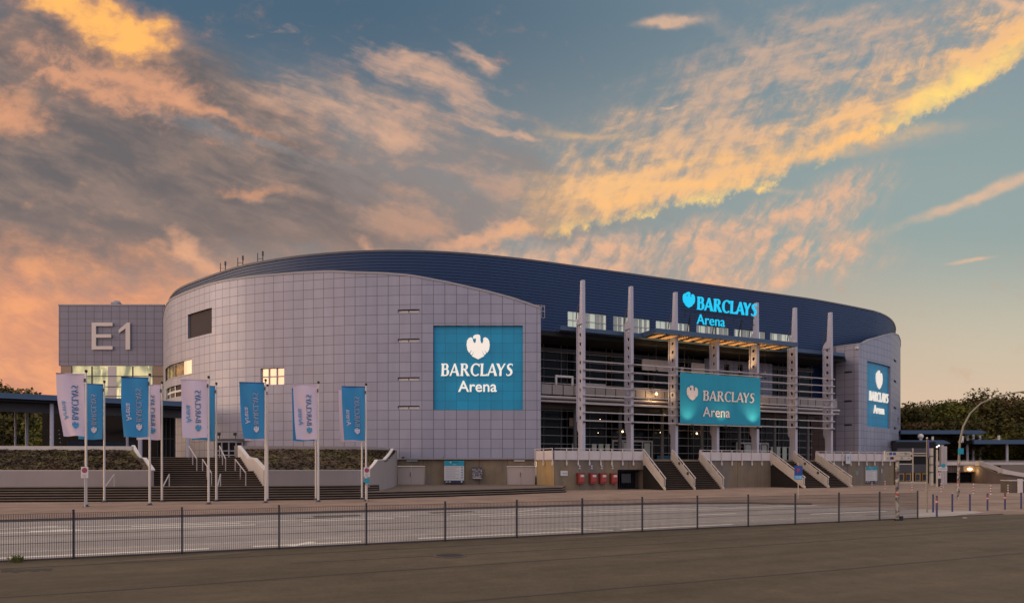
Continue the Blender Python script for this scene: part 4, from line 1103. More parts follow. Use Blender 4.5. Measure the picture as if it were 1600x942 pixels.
# ------------------------------------------------------------------ hanging banner
b0, b1 = s_on(1062.5, .95), s_on(1188, .95); zb_t, zb_b = 12.58, 7.05
t = thing('hanging_banner', 'large teal banner with pink-white eagle and lettering hung on the masts over the entrance', 'banner', (*UN((b0+b1)/2, .95), zb_b), TH)
hw = (b1-b0)/2; H = zb_t-zb_b
f = MB(); nx = 24
for i in range(nx):
    for j in range(10):
        P = []
        for a, b in ((i, j), (i+1, j), (i+1, j+1), (i, j+1)):
            x, z = -hw+2*hw*a/nx, H*b/10; P.append((x, .03*sin(a*1.3)*sin(b*.5+1), z))
        f.face(P)
part(f, 'banner_cloth', M['banner'], t, smooth=True)
f = MB(); f.tube([(-hw-.2, 0.02, -.12), (hw+.2, .02, -.12)], .06, 6); f.tube([(-hw-.2, .02, H+.12), (hw+.2, .02, H+.12)], .05, 6); part(f, 'frame_tube', M['beige'], t)
T = plane_T((0, -.06, 0), (1, 0, 0), (0, 0, 1)); k = 2*hw/11.7
f = MB(); eagle(f, T, -hw+1.65*k, H-3.0, 1.65, .02); part(f, 'eagle_emblem', M['bannertxt'], t)
f = MB(); cap = 1.12; sc = 7.6*k/word_w(cap); bank_word(f, lambda x, y, d: T(-hw+3.1*k+x*sc, y+H-2.95, d), cap, .02); part(f, 'word_lettering', M['bannertxt'], t)
f = MB(); text_mb(f, 'Arena', T, -hw+3.15*k, H-4.72, 1.56, .02, 'LEFT', .012); part(f, 'small_lettering', M['bannertxt'], t)
# its three floodlights (bright patches on the cloth show them)
for i, x in enumerate((-hw+1.0, -.1, hw-1.2)):
    q = UN((b0+b1)/2+x, .1)
    lt = thing('flood_lamp', ['small floodlight shining up the banner, under its left corner', 'small floodlight shining up the banner, under its middle', 'small floodlight shining up the banner, under its right corner'][i], 'floodlight', (*q, zb_b-.3), TH)
    f = MB(); f.box((0, 0, 0), (.34, .22, .2), rx=.6); f.tube([(0, 0, -.1), (0, .5, -.15)], .03, 5); part(f, 'housing', M['dark'], lt)
    L = bpy.data.lights.new('flood', 'SPOT'); L.energy = (230, 130, 330)[i]; L.color = (1, .74, .42); L.spot_size = radians(95); L.spot_blend = 1; L.shadow_soft_size = .15
    lo = bpy.data.objects.new('flood_light', L); COL.objects.link(lo); lo.parent = lt; lo.location = (0, -.25, .15)
    lo.rotation_euler = Vector((0, -.9, -2.4)).to_track_quat('Z', 'Y').to_euler()
# warm downlights under the projecting canopy
for s in (16.6, 20.5, 24.6, 28.6, 32.6):
    f = MB(); f.bb(s-.1, s+.1, 3.2, 3.4, 12.9, 13.05); f.bb(s-.02, s+.02, 3.42, 3.46, 12.95, 16.4); lp = part(f, 'soffit_uplight', M['dark'], arena)
    L = bpy.data.lights.new('uplight', 'SPOT'); L.energy = 620; L.color = (1, .58, .22); L.spot_size = radians(120); L.spot_blend = 1; L.shadow_soft_size = .1
    lo = bpy.data.objects.new('uplight', L); COL.objects.link(lo); lo.parent = arena; lo.location = (s, 3.2, 13.2); lo.rotation_euler = Vector((0, .35, -1.5)).to_track_quat('Z', 'Y').to_euler()
for s, n_, z, e in ((17.0, 3.7, 10.4, 120), (31.4, 3.7, 10.4, 120), (24, 5.5, 8.9, 60)):
    L = bpy.data.lights.new('balcony_light', 'POINT'); L.energy = e; L.color = (1, .6, .25); L.shadow_soft_size = .12
    lo = bpy.data.objects.new('balcony_light', L); COL.objects.link(lo); lo.parent = arena; lo.location = (s, n_, z)
    f = MB(); f.sphere((s, n_+.25, z+.1), .12, 8); part(f, 'balcony_lamp', M['lampglow'], arena)

# ------------------------------------------------------------------ glowing roof sign
c0 = s_on(1088, 1.3); t = thing('roof_sign', 'glowing cyan eagle and lettering on a steel frame above the entrance canopy', 'illuminated sign', (*UN(c0, 1.3), 16.95), TH)
zbl = 19.72-16.95
T = plane_T((0, 0, 0), (1, 0, 0), (0, 0, 1)); cap = 1.42; sc = (s_on(1181.5, 1.3)-c0)/word_w(cap)
f = MB(); bank_word(f, lambda x, y, d: T(x*sc, y+zbl, d), cap, .14); part(f, 'word_lettering', M['cyan'], t)
f = MB(); eagle(f, T, -1.08, zbl+.08, 1.72, .14); part(f, 'eagle_emblem', M['cyan'], t)
f = MB(); text_mb(f, 'Arena', T, .02, zbl-1.60, 1.62, .10, 'LEFT', -.006); part(f, 'small_lettering', M['cyan'], t)
f = MB(); we = s_on(1181.5, 1.3)-c0
for z in (zbl-.15, zbl-.9): f.tube([(-1.8, .3, z), (we, .3, z)], .05, 5)
for z in (zbl+.2, zbl+1.2): f.tube([(-1.8, .35, z), (we, .35, z)], .03, 5)
for i in range(8): x = -1.3+(we+1.0)*i/7; f.tube([(x, .3, zbl-.9), (x, .3, zbl-.15)], .05, 5)
for x in (-.6, 3.0, 6.8): f.tube([(x, .3, zbl-.5), (x+.5, 1.6, 0)], .05, 5); f.tube([(x, .3, zbl-.9), (x, .3, 0)], .06, 5)
part(f, 'support_frame', M['dark'], t)

# ------------------------------------------------------------------ entrance block E1
EX0, EX1, EY = -62.4, -47.9, 94.0
t = thing('entrance_block', 'boxy grey cassette block marked E1 above a lit glass storey, left of the arena', 'building', ((EX0+EX1)/2, EY, 0))
hw = (EX1-EX0)/2
ew = Path([Vector((-hw, 0)), Vector((hw, 0))], straight=(0,))
def shell(z0, z1, x0, x1, d, m, nm, par, y0=0.0):
    f = MB()
    f.face([(x0, y0, z0), (x1, y0, z0), (x1, y0, z1), (x0, y0, z1)], [(x0, z0), (x1, z0), (x1, z1), (x0, z1)])
    f.face([(x1, y0, z0), (x1, y0+d, z0), (x1, y0+d, z1), (x1, y0, z1)], [(0, z0), (d, z0), (d, z1), (0, z1)])
    f.face([(x0, y0, z0), (x0, y0+d, z0), (x0, y0+d, z1), (x0, y0, z1)], [(0, z0), (d, z0), (d, z1), (0, z1)])
    f.face([(x0, y0+d, z0), (x1, y0+d, z0), (x1, y0+d, z1), (x0, y0+d, z1)], [(x0, z0), (x1, z0), (x1, z1), (x0, z1)])
    f.face([(x0, y0, z1), (x1, y0, z1), (x1, y0+d, z1), (x0, y0+d, z1)], [(0, .5)]*4); f.face([(x0, y0, z0), (x1, y0, z0), (x1, y0+d, z0), (x0, y0+d, z0)], [(.5, .5)]*4)
    return part(f, nm, m, par)
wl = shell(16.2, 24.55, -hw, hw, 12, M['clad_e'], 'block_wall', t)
f = MB(); f.bb(-hw-.05, hw+.05, -.07, .1, 24.45, 24.62); part(f, 'roof_edge', M['rim'], t)
f = MB(); f.bb(-.6, .35, .9, 2.1, 24.4, 25.15); f.cyl((-.12, 1.5, 25.15), .55, .28, 12, .42); part(f, 'roof_vent', M['rim'], t)
T = plane_T((0, -.12, 0), (1, 0, 0), (0, 0, 1))
f = MB()
x0 = (145-CX)/F*EY-(EX0+EX1)/2; z0 = zz(546.5, EY); hh_ = zz(504.5, EY)-z0; st = .58; wE = 2.85
f.poly([[(x0, z0), (x0+wE, z0), (x0+wE, z0+st*.82), (x0+st, z0+st*.82), (x0+st, z0+hh_*.44), (x0+wE-.2, z0+hh_*.44), (x0+wE-.2, z0+hh_*.44+st*.8), (x0+st, z0+hh_*.44+st*.8), (x0+st, z0+hh_-st*.82), (x0+wE, z0+hh_-st*.82), (x0+wE, z0+hh_), (x0, z0+hh_)]], T, .14)
x1 = (187-CX)/F*EY-(EX0+EX1)/2
f.poly([[(x1+.95, z0), (x1+1.55, z0), (x1+1.55, z0+hh_), (x1+1.15, z0+hh_), (x1, z0+hh_-1.0), (x1+.0, z0+hh_-1.45), (x1+.95, z0+hh_-.78)]], T, .14)
part(f, 'numeral_sign', M['numeral'], t)
# glass storey
for a, b in ((-hw+.25, -hw+1.7), (hw-1.55, hw-.05)): f = MB(); f.bb(a, b, .05, .4, DECK, 16.18); part(f, 'tan_end_panel', M['tan'], t)
gx0, gx1 = -hw+1.7, hw-1.55
f = MB(); f.face([(gx0, .2, 9.7), (gx1, .2, 9.7), (gx1, .2, 16.18), (gx0, .2, 16.18)], [(0, 6), (gx1-gx0, 6), (gx1-gx0, 13), (0, 13)])
def litg(nt, b):
    u, v = uvxy(); n1 = noise(vec(u*.32, v*.22), 1.0, 3, .5, 1.2); n2 = noise(vec(u*1.4, v*.18), 1.0, 3, .6)
    c = mixc(sstep(n1+n2*.3, .5, .78), lin(112, 118, 92), lin(222, 206, 150)); c = mixc(sstep(n2, .58, .66), c, lin(245, 225, 170))
    nt.links.new(c, b.inputs['Emission Color']); b.inputs['Emission Strength'].default_value = .9
M['litstorey'] = mat('lit_stairwell_glass', (.12, .12, .09), .1, build=litg)
gl_ = part(f, 'lit_glazing', M['litstorey'], t)
f = MB()
for i in range(5): x = gx0+(gx1-gx0)*i/4; f.bb(x-.07, x+.07, .06, .18, DECK, 16.1)
for z in (14.75, 13.3, 12.0, 10.6): f.bb(-hw+.2, hw-.05, -.02, .05, z-.05, z+.05)
part(f, 'frame', M['darkgrey'], gl_)
f = MB(); f.bb(-.5, .7, .02, .055, 11.4, 16.1); part(f, 'pale_column', M['railpanel'], t)
# foyer dark volume below
f = MB(); f.bb(-hw-2, hw+4, -.4, -.25, DECK-.2, 9.69); part(f, 'dark_foyer_front', M['glass'], t)
f = MB(); f.bb(-hw+.2, hw, -.25, .4, 9.2, 9.695); part(f, 'foyer_lintel', M['darkgrey'], t)

# ------------------------------------------------------------------ concourse canopy on the left
dC = Vector((.82, .572)).normalized(); nC = Vector((-dC.y, dC.x)); PC = W(0, 63.3)
t = thing('concourse_canopy', 'long flat dark canopy with blue edge on pale round columns, left of the arena', 'canopy', (*PC, 0), atan2(dC.y, dC.x))
Lc = 15.8
f = MB(); f.bb(-26, Lc, 0, .25, 8.75, 9.2); f.bb(-26, Lc, .251, .5, 9.02, 9.18); f.tube([(-26, -.02, 8.72), (Lc, -.02, 8.72)], .05, 6); part(f, 'blue_fascia', M['bluetrim'], t)
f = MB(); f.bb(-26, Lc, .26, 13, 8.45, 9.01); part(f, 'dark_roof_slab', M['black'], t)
f = MB(); f.bb(-26, Lc, 2.2, 2.5, 7.6, 8.44); part(f, 'ceiling_beam', M['darkgrey'], t)
def colpx(px, n, r):
    k = (px-CX)/F; s = (k*(PC.y+n*nC.y)-(PC.x+n*nC.x))/(dC.x-k*dC.y); return s
for px, n, r in ((81, 1.0, .17), (42, 8.0, .16), (199, 3.5, .13), (219, 1.2, .2), (294, 1.0, .19), (-80, 1.0, .17), (24, 9.0, .10)):
    s = colpx(px, n, r); f = MB(); f.cyl((s, n, 2.6), r, 5.9, 14); part(f, 'column', M['mast'], t)
# back screen and furniture in the dark under the canopy
f = MB()
for i in range(8): f.bb(-4+i*1.3, -3.95+i*1.3, 11, 11.06, DECK, 8.4)
f.bb(-4, 5.2, 11, 11.05, 5.6, 5.7); part(f, 'back_screen', M['darkgrey'], t)
def ledbelt(nt, b): pass
f = MB(); s = colpx(98, 6, 0)
for i in range(6): f.sphere((colpx(92+i*.8, 6, 0), 6, 6.1-.42*i), .07, 6)
part(f, 'small_lamp_string', M['blind'], t)
f = MB(); f.bb(colpx(105, 12, 0), colpx(210, 12, 0), 12, 12.1, DECK, 5.2); part(f, 'dim_blue_front', vm('dim_blue', (.012, .03, .07), .3), t)
# grey-blue wall between canopy and arena, with glass doors
t = thing('side_entrance', 'dark glass doors in a pale frame at the foot of the curved wall', 'entrance', (*W(356, 74.0), DECK), 0)
f = MB(); a = (335-356)/F*74; b = (379-356)/F*74; top = zz(690.5, 74)-DECK
for x in (a, a+(b-a)*.27, a+(b-a)*.52, a+(b-a)*.78, b): f.box((x, 0, top/2), (.12, .2, top))
for z in (top, top*.5, top*.25): f.box(((a+b)/2, 0, z), (b-a, .16, .1))
part(f, 'door_frame', M['rim'], t)
f = MB(); f.box(((a+b)/2, .12, top/2), (b-a, .05, top)); part(f, 'door_glass', M['glass'], t)
f = MB(); f.box(((a+b)/2, -.1, top+.25), (b-a+1.5, .5, .2)); part(f, 'door_hood', M['darkgrey'], t)
for i, px in enumerate((344, 369)):
    f = MB(); x = (px-356)/F*74; f.box((x, -.3, top+.85), (.22, .35, .3)); f.box((x, -.15, top+.55), (.06, .06, .35)); part(f, 'hood_camera', M['dark'], t)

t = thing('side_foyer', 'dark foyer box added beside the curved wall, coloured near-black for the canopy shade', 'foyer', (*W(262, 79), DECK))
f = MB(); a = (247-262)/F*79; b = (273-262)/F*79; f.bb(a, b, 0, .2, 0, 5.6); part(f, 'shade_dark_front', M['black'], t)  # dark box added; its near-black colour stands for shade under the canopy
f = MB()
for i in range(5): x = a+(b-a)*i/4; f.bb(x-.03, x+.03, -.1, -.02, 0, 5.6)
f.bb(a, b, -.1, -.02, 2.4, 2.5); part(f, 'door_frame', M['darkgrey'], t)

# ------------------------------------------------------------------ planters beside the middle stairs
def interp(K, x):
    for (a, y), (b, w) in zip(K, K[1:]):
        if x <= b: return y+(w-y)*(x-a)/max(1e-9, b-a)
    return K[-1][1]
def wall_prism(mb, path, zb, zt, th, a0=0, a1=None, step=.4, cop=None):
    """solid wall of thickness th following path (Path in world coordinates)"""
    a1 = path.L if a1 is None else a1; S = sorted(set([a0, a1]+[a0+(a1-a0)*k/max(1, int((a1-a0)/step)) for k in range(int((a1-a0)/step)+1)]))
    def q(d, o): t = path.tan(d); p = path.at(d); return (p.x-t.y*o, p.y+t.x*o)
    for a, b in zip(S, S[1:]):
        za, zb_ = zt(a), zt(b); la = zb(a) if callable(zb) else zb; lb = zb(b) if callable(zb) else zb
        f0, f1, g0_, g1_ = q(a, 0), q(b, 0), q(a, th), q(b, th)
        mb.face([(*f0, la), (*f1, lb), (*f1, zb_), (*f0, za)]); mb.face([(*g0_, la), (*g1_, lb), (*g1_, zb_), (*g0_, za)]); mb.face([(*f0, za), (*f1, zb_), (*g1_, zb_), (*g0_, za)])
    for d in (a0, a1):
        la = zb(d) if callable(zb) else zb; f0, g_ = q(d, 0), q(d, th); mb.face([(*f0, la), (*f0, zt(d)), (*g_, zt(d)), (*g_, la)])
def wpath(pts, straight=()): return Path([W(*p) for p in pts], straight=straight)
def fsurf(path, px):            # nearest distance on a world path for bearing px
    best = None
    for i in range(801):
        d = path.L*i/800; p = path.at(d); v = abs(p.x/p.y*F+CX-px)
        if best is None or v < best[0]: best = (v, d)
    return best[1]
def soil(mb, quadgrid, amp=.10):
    """rough vegetated slope from a grid function"""
    nx, ny, fn = quadgrid; rr = random.Random(5)
    V = [[Vector(fn(i/nx, j/ny))+Vector((0, 0, (rr.random()-.3)*amp)) for j in range(ny+1)] for i in range(nx+1)]
    for i in range(nx):
        for j in range(ny): mb.face([V[i][j], V[i+1][j], V[i+1][j+1], V[i][j+1]])
def tufts(name, label, fn, n, parent=None):
    f = MB(); rr = random.Random(hash(name) % 1000)
    for _ in range(n):
        p = Vector(fn(rr.random(), rr.random()))
        h = rr.uniform(.03, .11)
        for k in range(4):
            a = rr.uniform(0, 2*pi); w = rr.uniform(.05, .13); d = Vector((cos(a), sin(a), 0)); e = Vector((-d.y, d.x, 0))
            c = p+Vector((rr.uniform(-.15, .15), rr.uniform(-.15, .15), -.02)); tip = c+d*rr.uniform(0, .12)+Vector((0, 0, h*rr.uniform(.5, 1)))
            f.face([c-e*w, c+e*w, tip+e*w*.6, tip-e*w*.4])
    o = f.build(name, M['grass']); o['kind'] = 'stuff'; o['label'] = label; return o
# left planter
t = thing('planter', 'long rendered planter wall at the far left with a dry brown planted bank behind', 'planter', (0, 0, 0))
pf = wpath([(-260, 45.6), (0, 47.2), (120, 47.6), (237, 48.2)])
f = MB(); wall_prism(f, pf, .9, lambda s: 2.06, .22); part(f, 'front_wall', M['render'], t)
f = MB(); wall_prism(f, pf, 2.06, lambda s: 2.11, .24); part(f, 'wall_coping', M['coping'], t)
pb_ = wpath([(-260, 49.6), (0, 51.2), (206, 52.0)])
f = MB(); wall_prism(f, pb_, 3.3, lambda s: 3.90, .3); part(f, 'back_coping', M['coping'], t)
def prof_end(t0):       # sloped end: slope, flat, slope
    return interp([(0, 3.98), (.38, 2.98), (.62, 2.92), (1, 2.06)], t0)
ea, eb = W(205.5, 54.5), W(236.5, 48.25)
ep = Path([ea, eb], straight=(0,))
f = MB(); wall_prism(f, ep, .9, lambda s: prof_end(s/ep.L), .16, step=.2); part(f, 'side_wall', M['render'], t)
f = MB(); wall_prism(f, ep, lambda s: prof_end(s/ep.L)+.002, lambda s: prof_end(s/ep.L)+.08, .24, step=.2); part(f, 'sloping_coping', M['white'], t)
def g1f(a, b):
    p = pf.at(a*pf.L); q = pb_.at(a*pb_.L); r = p.lerp(q, .05+b*.95); return (r.x, r.y+.1, 1.95+(3.62-1.95)*b)
def g1e(a, b):
    x = g1f(a, b); return x
f = MB(); soil(f, (90, 12, g1f), .07); part(f, 'soil_bank', M['grass'], t)
tufts('ground_cover', 'dry brown and green ground cover on the left planter bank', lambda a, b: g1f(a*.985+.0, b), 5200)
# right planter
t = thing('planter', 'rendered planter between the stairs and the concrete wall, its end curving back to the arena', 'planter', (0, 0, 0))
pr_ = wpath([(412, 49.2), (480, 50.0), (545, 50.9), (575, 52.0), (594, 54.2), (607, 58.3), (616, 64), (620.5, 69.9)])
s1_, s2_, s3_, s4_ = fsurf(pr_, 577), fsurf(pr_, 590.6), fsurf(pr_, 602), fsurf(pr_, 615)
KT = [(0, 2.06), (s1_, 2.06), (s2_, 2.84), (s3_, 2.88), (s4_, 3.95), (pr_.L, 4.0)]
f = MB(); wall_prism(f, pr_, .44, lambda s: interp(KT, s), .2, step=.25); part(f, 'front_wall', M['render'], t)
f = MB(); wall_prism(f, pr_, lambda s: interp(KT, s)+.002, lambda s: interp(KT, s)+.06, .26, a0=s1_, step=.25); part(f, 'sloping_coping', M['white'], t)
f = MB(); wall_prism(f, pr_, 2.062, lambda s: 2.11, .24, a1=s1_-.02, step=.4); part(f, 'wall_coping', M['coping'], t)
pk = wpath([(366, 56.0), (480, 57.0), (560, 58.0), (600, 61.0), (612, 64.0)])
f = MB(); wall_prism(f, pk, 3.2, lambda s: 4.05, .3); part(f, 'back_coping', M['render'], t)
ea, eb = W(371.5, 55.6), W(413.0, 49.3)
ep2 = Path([ea, eb], straight=(0,))
f = MB(); wall_prism(f, ep2, .9, lambda s: prof_end(s/ep2.L), .2, step=.2); part(f, 'side_wall', M['coping'], t)
f = MB(); wall_prism(f, ep2, lambda s: prof_end(s/ep2.L)+.002, lambda s: prof_end(s/ep2.L)+.09, .26, step=.2); part(f, 'sloping_coping', M['white'], t)
def g2f(a, b):
    p = pr_.at(.3+a*(s4_-.6)); q = pk.at(.8+a*(pk.L-.8)); zt_ = interp(KT, .3+a*(s4_-.6)); r = p.lerp(q, .05+b*.93)
    z = (zt_-.12)+(3.78-(zt_-.12))*b
    return (r.x-(1-b)*.0, r.y+.1, z)
f = MB(); soil(f, (70, 14, g2f), .07); part(f, 'soil_bank', M['grass'], t)
tufts('ground_cover', 'dry brown and green ground cover on the planter between stairs and concrete wall', g2f, 3600)
# middle staircase
t = thing('concourse_staircase', 'wide dark stone staircase in two flights between the planters', 'staircase', (0, 0, 0))
def flight(zb, zt, Y0, run, n, name):
    f = MB(); cr = MB()
    for k in range(n):
        y = Y0+run*k; z = zb+(zt-zb)*(k+1)/n; x0 = W(120, y).x; 
        x1 = ea.x+(eb.x-ea.x)*(ea.y-y)/(ea.y-eb.y)-.02 if y < ea.y else ea.x
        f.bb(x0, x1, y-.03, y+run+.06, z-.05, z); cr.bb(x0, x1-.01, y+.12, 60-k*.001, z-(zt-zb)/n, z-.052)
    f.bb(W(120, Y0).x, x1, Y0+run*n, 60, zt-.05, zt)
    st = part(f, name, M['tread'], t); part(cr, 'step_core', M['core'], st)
flight(.96, 2.02, 49.7, .30, 7, 'lower_flight'); flight(2.02, DECK, 52.9, .31, 7, 'upper_flight')
f = MB(); f.bb(W(60, 56).x, W(386, 55.5).x, 55.2, 90, DECK-.2, DECK+.005); f.bb(W(0, 51).x-12, W(620, 66).x-.6, 64, 92, DECK-.2, DECK); part(f, 'deck_floor', M['floor'], t)
def handrail(name, label, pts, z_legs, group):
    q = Vector(pts[0]); t = thing(name, label, 'handrail', tuple(q), 0, group); f = MB(); P = [Vector(p)-q for p in pts]
    f.tube(P, .045, 7); part(f, 'rail', M['alu'], t)
    for p, zb in z_legs:
        f = MB(); v = Vector(p)-q; f.tube([v, (v.x, v.y, zb-q.z)], .04, 6); part(f, 'post', M['alu'], t)
def xyz(px, Z, z): w = W(px, Z); return (w.x, w.y, z)
for i, (a, b, c, Z0) in enumerate(((163.5, 178.5, 180, 45.6), (254, 264.5, 270, 46.0), (339.5, 344.5, 345.5, 46.5))):
    lab = ['short sloping handrail on the broad steps before the left planter', 'short sloping handrail on the broad steps before the staircase, its left one', 'short sloping handrail on the broad steps before the staircase, its right one'][i]
    handrail('step_handrail', lab, [xyz(a, Z0, .95), xyz(b, Z0+1.9, 1.80)], [(xyz(a, Z0, .95), .0), (xyz(b, Z0+1.9, 1.80), .95)], 'short handrails on the broad steps')
for lab, a, b, (Za, za), (Zb, zb) in (('upper left handrail of the wide staircase', 295, 307.5, (54.8, 4.0), (52.8, 2.95)), ('lower left handrail of the wide staircase', 316.5, 330.5, (51.7, 2.9), (49.6, 1.9)),
                                      ('upper right handrail of the wide staircase', 343, 352.5, (54.8, 4.0), (52.8, 2.95)), ('lower right handrail of the wide staircase', 367.5, 384, (51.7, 2.9), (49.6, 1.9))):
    p, q = Vector(xyz(a, Za, za)), Vector(xyz(b, Zb, zb)); m_ = p.lerp(q, .5)
    handrail('stair_handrail', lab, [tuple(p), tuple(q)], [(tuple(p), za-1), (tuple(m_), (za+zb)/2-1), (tuple(q), zb-1)], 'handrails of the wide staircase')

# ------------------------------------------------------------------ flagpoles and flags
def make_pole():
    t = thing('flagpole', 'x', 'flagpole')
    f = MB(); f.tube([(0, 0, 0), (0, 0, 4), (0, 0, 7.9)], [.070, .062, .048], 12); part(f, 'shaft', M['pole'], t, smooth=True)
    f = MB(); f.sphere((0, 0, 7.97), .09, 10, (1, 1, .8)); f.cyl((0, 0, 7.86), .07, .06, 10); part(f, 'finial', M['dark'], t)
    f = MB(); f.tube([(0, 0, 7.78), (-1.62, 0, 7.80)], .018, 6); part(f, 'banner_arm', M['dark'], t)
    f = MB(); f.cyl((0, 0, 0), .20, .03, 14); f.cyl((0, 0, .03), .12, .10, 14); part(f, 'base_plate', M['darkgrey'], t)
    f = MB(); f.box((-.04, -.09, 7.40), (.08, .06, .22)); part(f, 'pulley', M['darkgrey'], t)
    return t
def make_flag(seed, white, hang, skew):
    t = thing('flag', 'x', 'flag'); rr = random.Random(seed); Wf, Hf = 1.55, hang; ph = rr.uniform(0, 6)
    def surf(a, b, d=0.0):      # a 0..1 from the pole outward, b 0..1 downward
        x = -.07-Wf*a*(1-.03*b)+skew*b*b*a; z = 7.76-Hf*b+.02*sin(a*7+ph)*b
        y = .085*sin(a*7.5+b*3+ph)*b**.4+.05*sin(b*7+a*4+ph*2)*a-.01+skew*.25*b*a
        return Vector((x, y-d, z))
    f = MB(); nx, ny = 44, 50
    V = [[surf(i/nx, j/ny) for j in range(ny+1)] for i in range(nx+1)]
    for i in range(nx):
        for j in range(ny): f.face([V[i][j], V[i][j+1], V[i+1][j+1], V[i+1][j]])
    part(f, 'cloth', M['flagw'] if white else M['flagb'], t, smooth=True)
    f = MB(); f.tube([surf(k/8, 0)+Vector((0, 0, .012)) for k in range(9)], .03, 6); part(f, 'hem_sleeve', M['signblue'] if not white else M['flagw'], t)
    ink = M['flagbt'] if white else M['flagwt']
    # the print shows through from the front side, so it reads mirrored: along = upward, tops point to the pole
    def T(x0, zoff):
        def fn(x, y, d=0.0):        # x along the word (up), y letter height (towards the pole)
            b = 1-(zoff+x)/Hf; a = (x0-y)/Wf
            return surf(min(1.1, max(0, a)), min(1, max(0, b)), .04+d)
        return fn
    f = MB(); cap = .34; sc = 2.05/word_w(cap); F_ = T(.72, .92); bank_word(f, lambda x, y, d: F_(x*sc, y, 0), cap, 0); part(f, 'word_print', ink, t)
    f = MB(); F_ = T(.78, .0); eagle(f, lambda x, y, d: F_(.66-.0+ (y-.2)*-.0 + (y-.22)*1.0 if False else .42+y, x+.0+.22, 0), 0, 0, .42, 0); part(f, 'eagle_print', ink, t)
    f = MB(); F_ = T(1.28, .98); text_mb(f, 'Arena', lambda x, y, d=0: F_(x, y, 0), 0, 0, .44, 0, 'LEFT', .004); part(f, 'small_print', ink, t)
    return t
frontp = [(134.5, 40.1), (234, 41.7), (326, 42.8), (415, 44.3), (497.5, 45.5), (572, 46.6)]
rearp = [(163, 45.1), (253, 45.6), (338, 46.15), (418, 47.05), (493.5, 48.0), (565.5, 48.9)]
ordn = ['first', 'second', 'third', 'fourth', 'fifth', 'last']
base = None
for row, plist in (('front', frontp), ('rear', rearp)):
    for i, (px, Z) in enumerate(plist):
        w = W(px, Z); lab = f'slim pale flagpole, {ordn[i]} from the left in the {row} row'
        if base is None: base = make_pole(); base.location = (*w, 0); base.rotation_euler = (0, 0, TH*.4); base['label'] = lab; base['group'] = 'flagpoles before the arena steps'
        else: dup(base, (*w, 0), TH*.4, lab, 'flagpoles before the arena steps')
        white = (i % 2 == 0) if row == 'front' else (i % 2 == 1)
        sk = {('front', 0): .32, ('front', 1): .10, ('front', 2): .06, ('front', 3): .22, ('front', 4): .16, ('front', 5): .12, ('rear', 0): 0.02, ('rear', 1): .0}.get((row, i), .05)
        g_ = make_flag(i*7+(3 if row == 'rear' else 0), white, 3.62, sk)
        g_.location = (*w, 0); g_.rotation_euler = (0, 0, TH*.4)
        g_['label'] = f"{'lilac-white' if white else 'blue'} banner flag hanging from the {ordn[i]} pole from the left in the {row} row"; g_['group'] = 'banner flags on the flagpoles'

# ------------------------------------------------------------------ small signs
def board_text(f, T, rows, size): pass
def signpost(px, Z, h, wd, ht, zc, label, build, post=.03, name='road_sign'):
    w = W(px, Z); t = thing(name, label, 'sign', (*w, 0)); build(t); return t
def noparking(t, z, post=True, Hh=.66):
    f = MB(); f.box((0, 0, z), (.42, .03, Hh)); part(f, 'plate', M['signw'], t)
    T = plane_T((0, -.017, z+.12), (1, 0, 0), (0, 0, 1)); C = lambda r, n=22: [(r*cos(2*pi*k/n), r*sin(2*pi*k/n)) for k in range(n)]
    f = MB(); f.poly([C(.16), C(.115)[::-1]], T, .006); f.poly([[(-.10, .075), (-.075, .10), (.10, -.075), (.075, -.10)]], T, .009); f.poly([[(-.10, -.075), (-.075, -.10), (.10, .075), (.075, .10)]], T, .012); part(f, 'red_ring', M['signred'], t)
    f = MB(); f.poly([C(.114)], T, .003); part(f, 'blue_disc', M['signblue'], t)
    f = MB(); 
    for k in range(3): f.box((-.0, -.02, z-.14-.06*k), (.26-.05*k, .004, .02))
    part(f, 'small_print', M['signtxt'], t)
t = thing('no_stopping_sign', 'white no-stopping plate on a short grey post by the leftmost front flagpole', 'sign', (W(132.3, 39.9).x, W(132.3, 39.9).y, 0))
noparking(t, 2.02); f = MB(); f.tube([(0, .04, 0), (0, .04, 2.35)], .045, 8); part(f, 'post', M['alu'], t)
t = thing('no_stopping_sign', 'white no-stopping plate above a teal round sign on the last front flagpole', 'sign', (W(573.3, 46.35).x, W(573.3, 46.35).y, 0))
noparking(t, 1.98)
f = MB(); f.tube([(0, .05, 0), (0, .05, 2.3)], .03, 8); part(f, 'post', M['pole'], t)
t = thing('teal_plaque', 'teal rounded plaque with a tiny black box fixed below the no-stopping plate', 'plaque', (W(573.3, 46.3).x, W(573.3, 46.3).y, 1.4))
f = MB(); T = plane_T((0, -.04, 0), (1, 0, 0), (0, 0, 1)); f.poly([[(.21*cos(a)*1.0, .18*sin(a)) for a in [2*pi*k/10+.2 for k in range(10)]]], T, .03); part(f, 'plate', M['signteal'], t)
f = MB(); f.box((-.18, 0, -.2), (.14, .1, .2)); part(f, 'black_box', M['dark'], t)
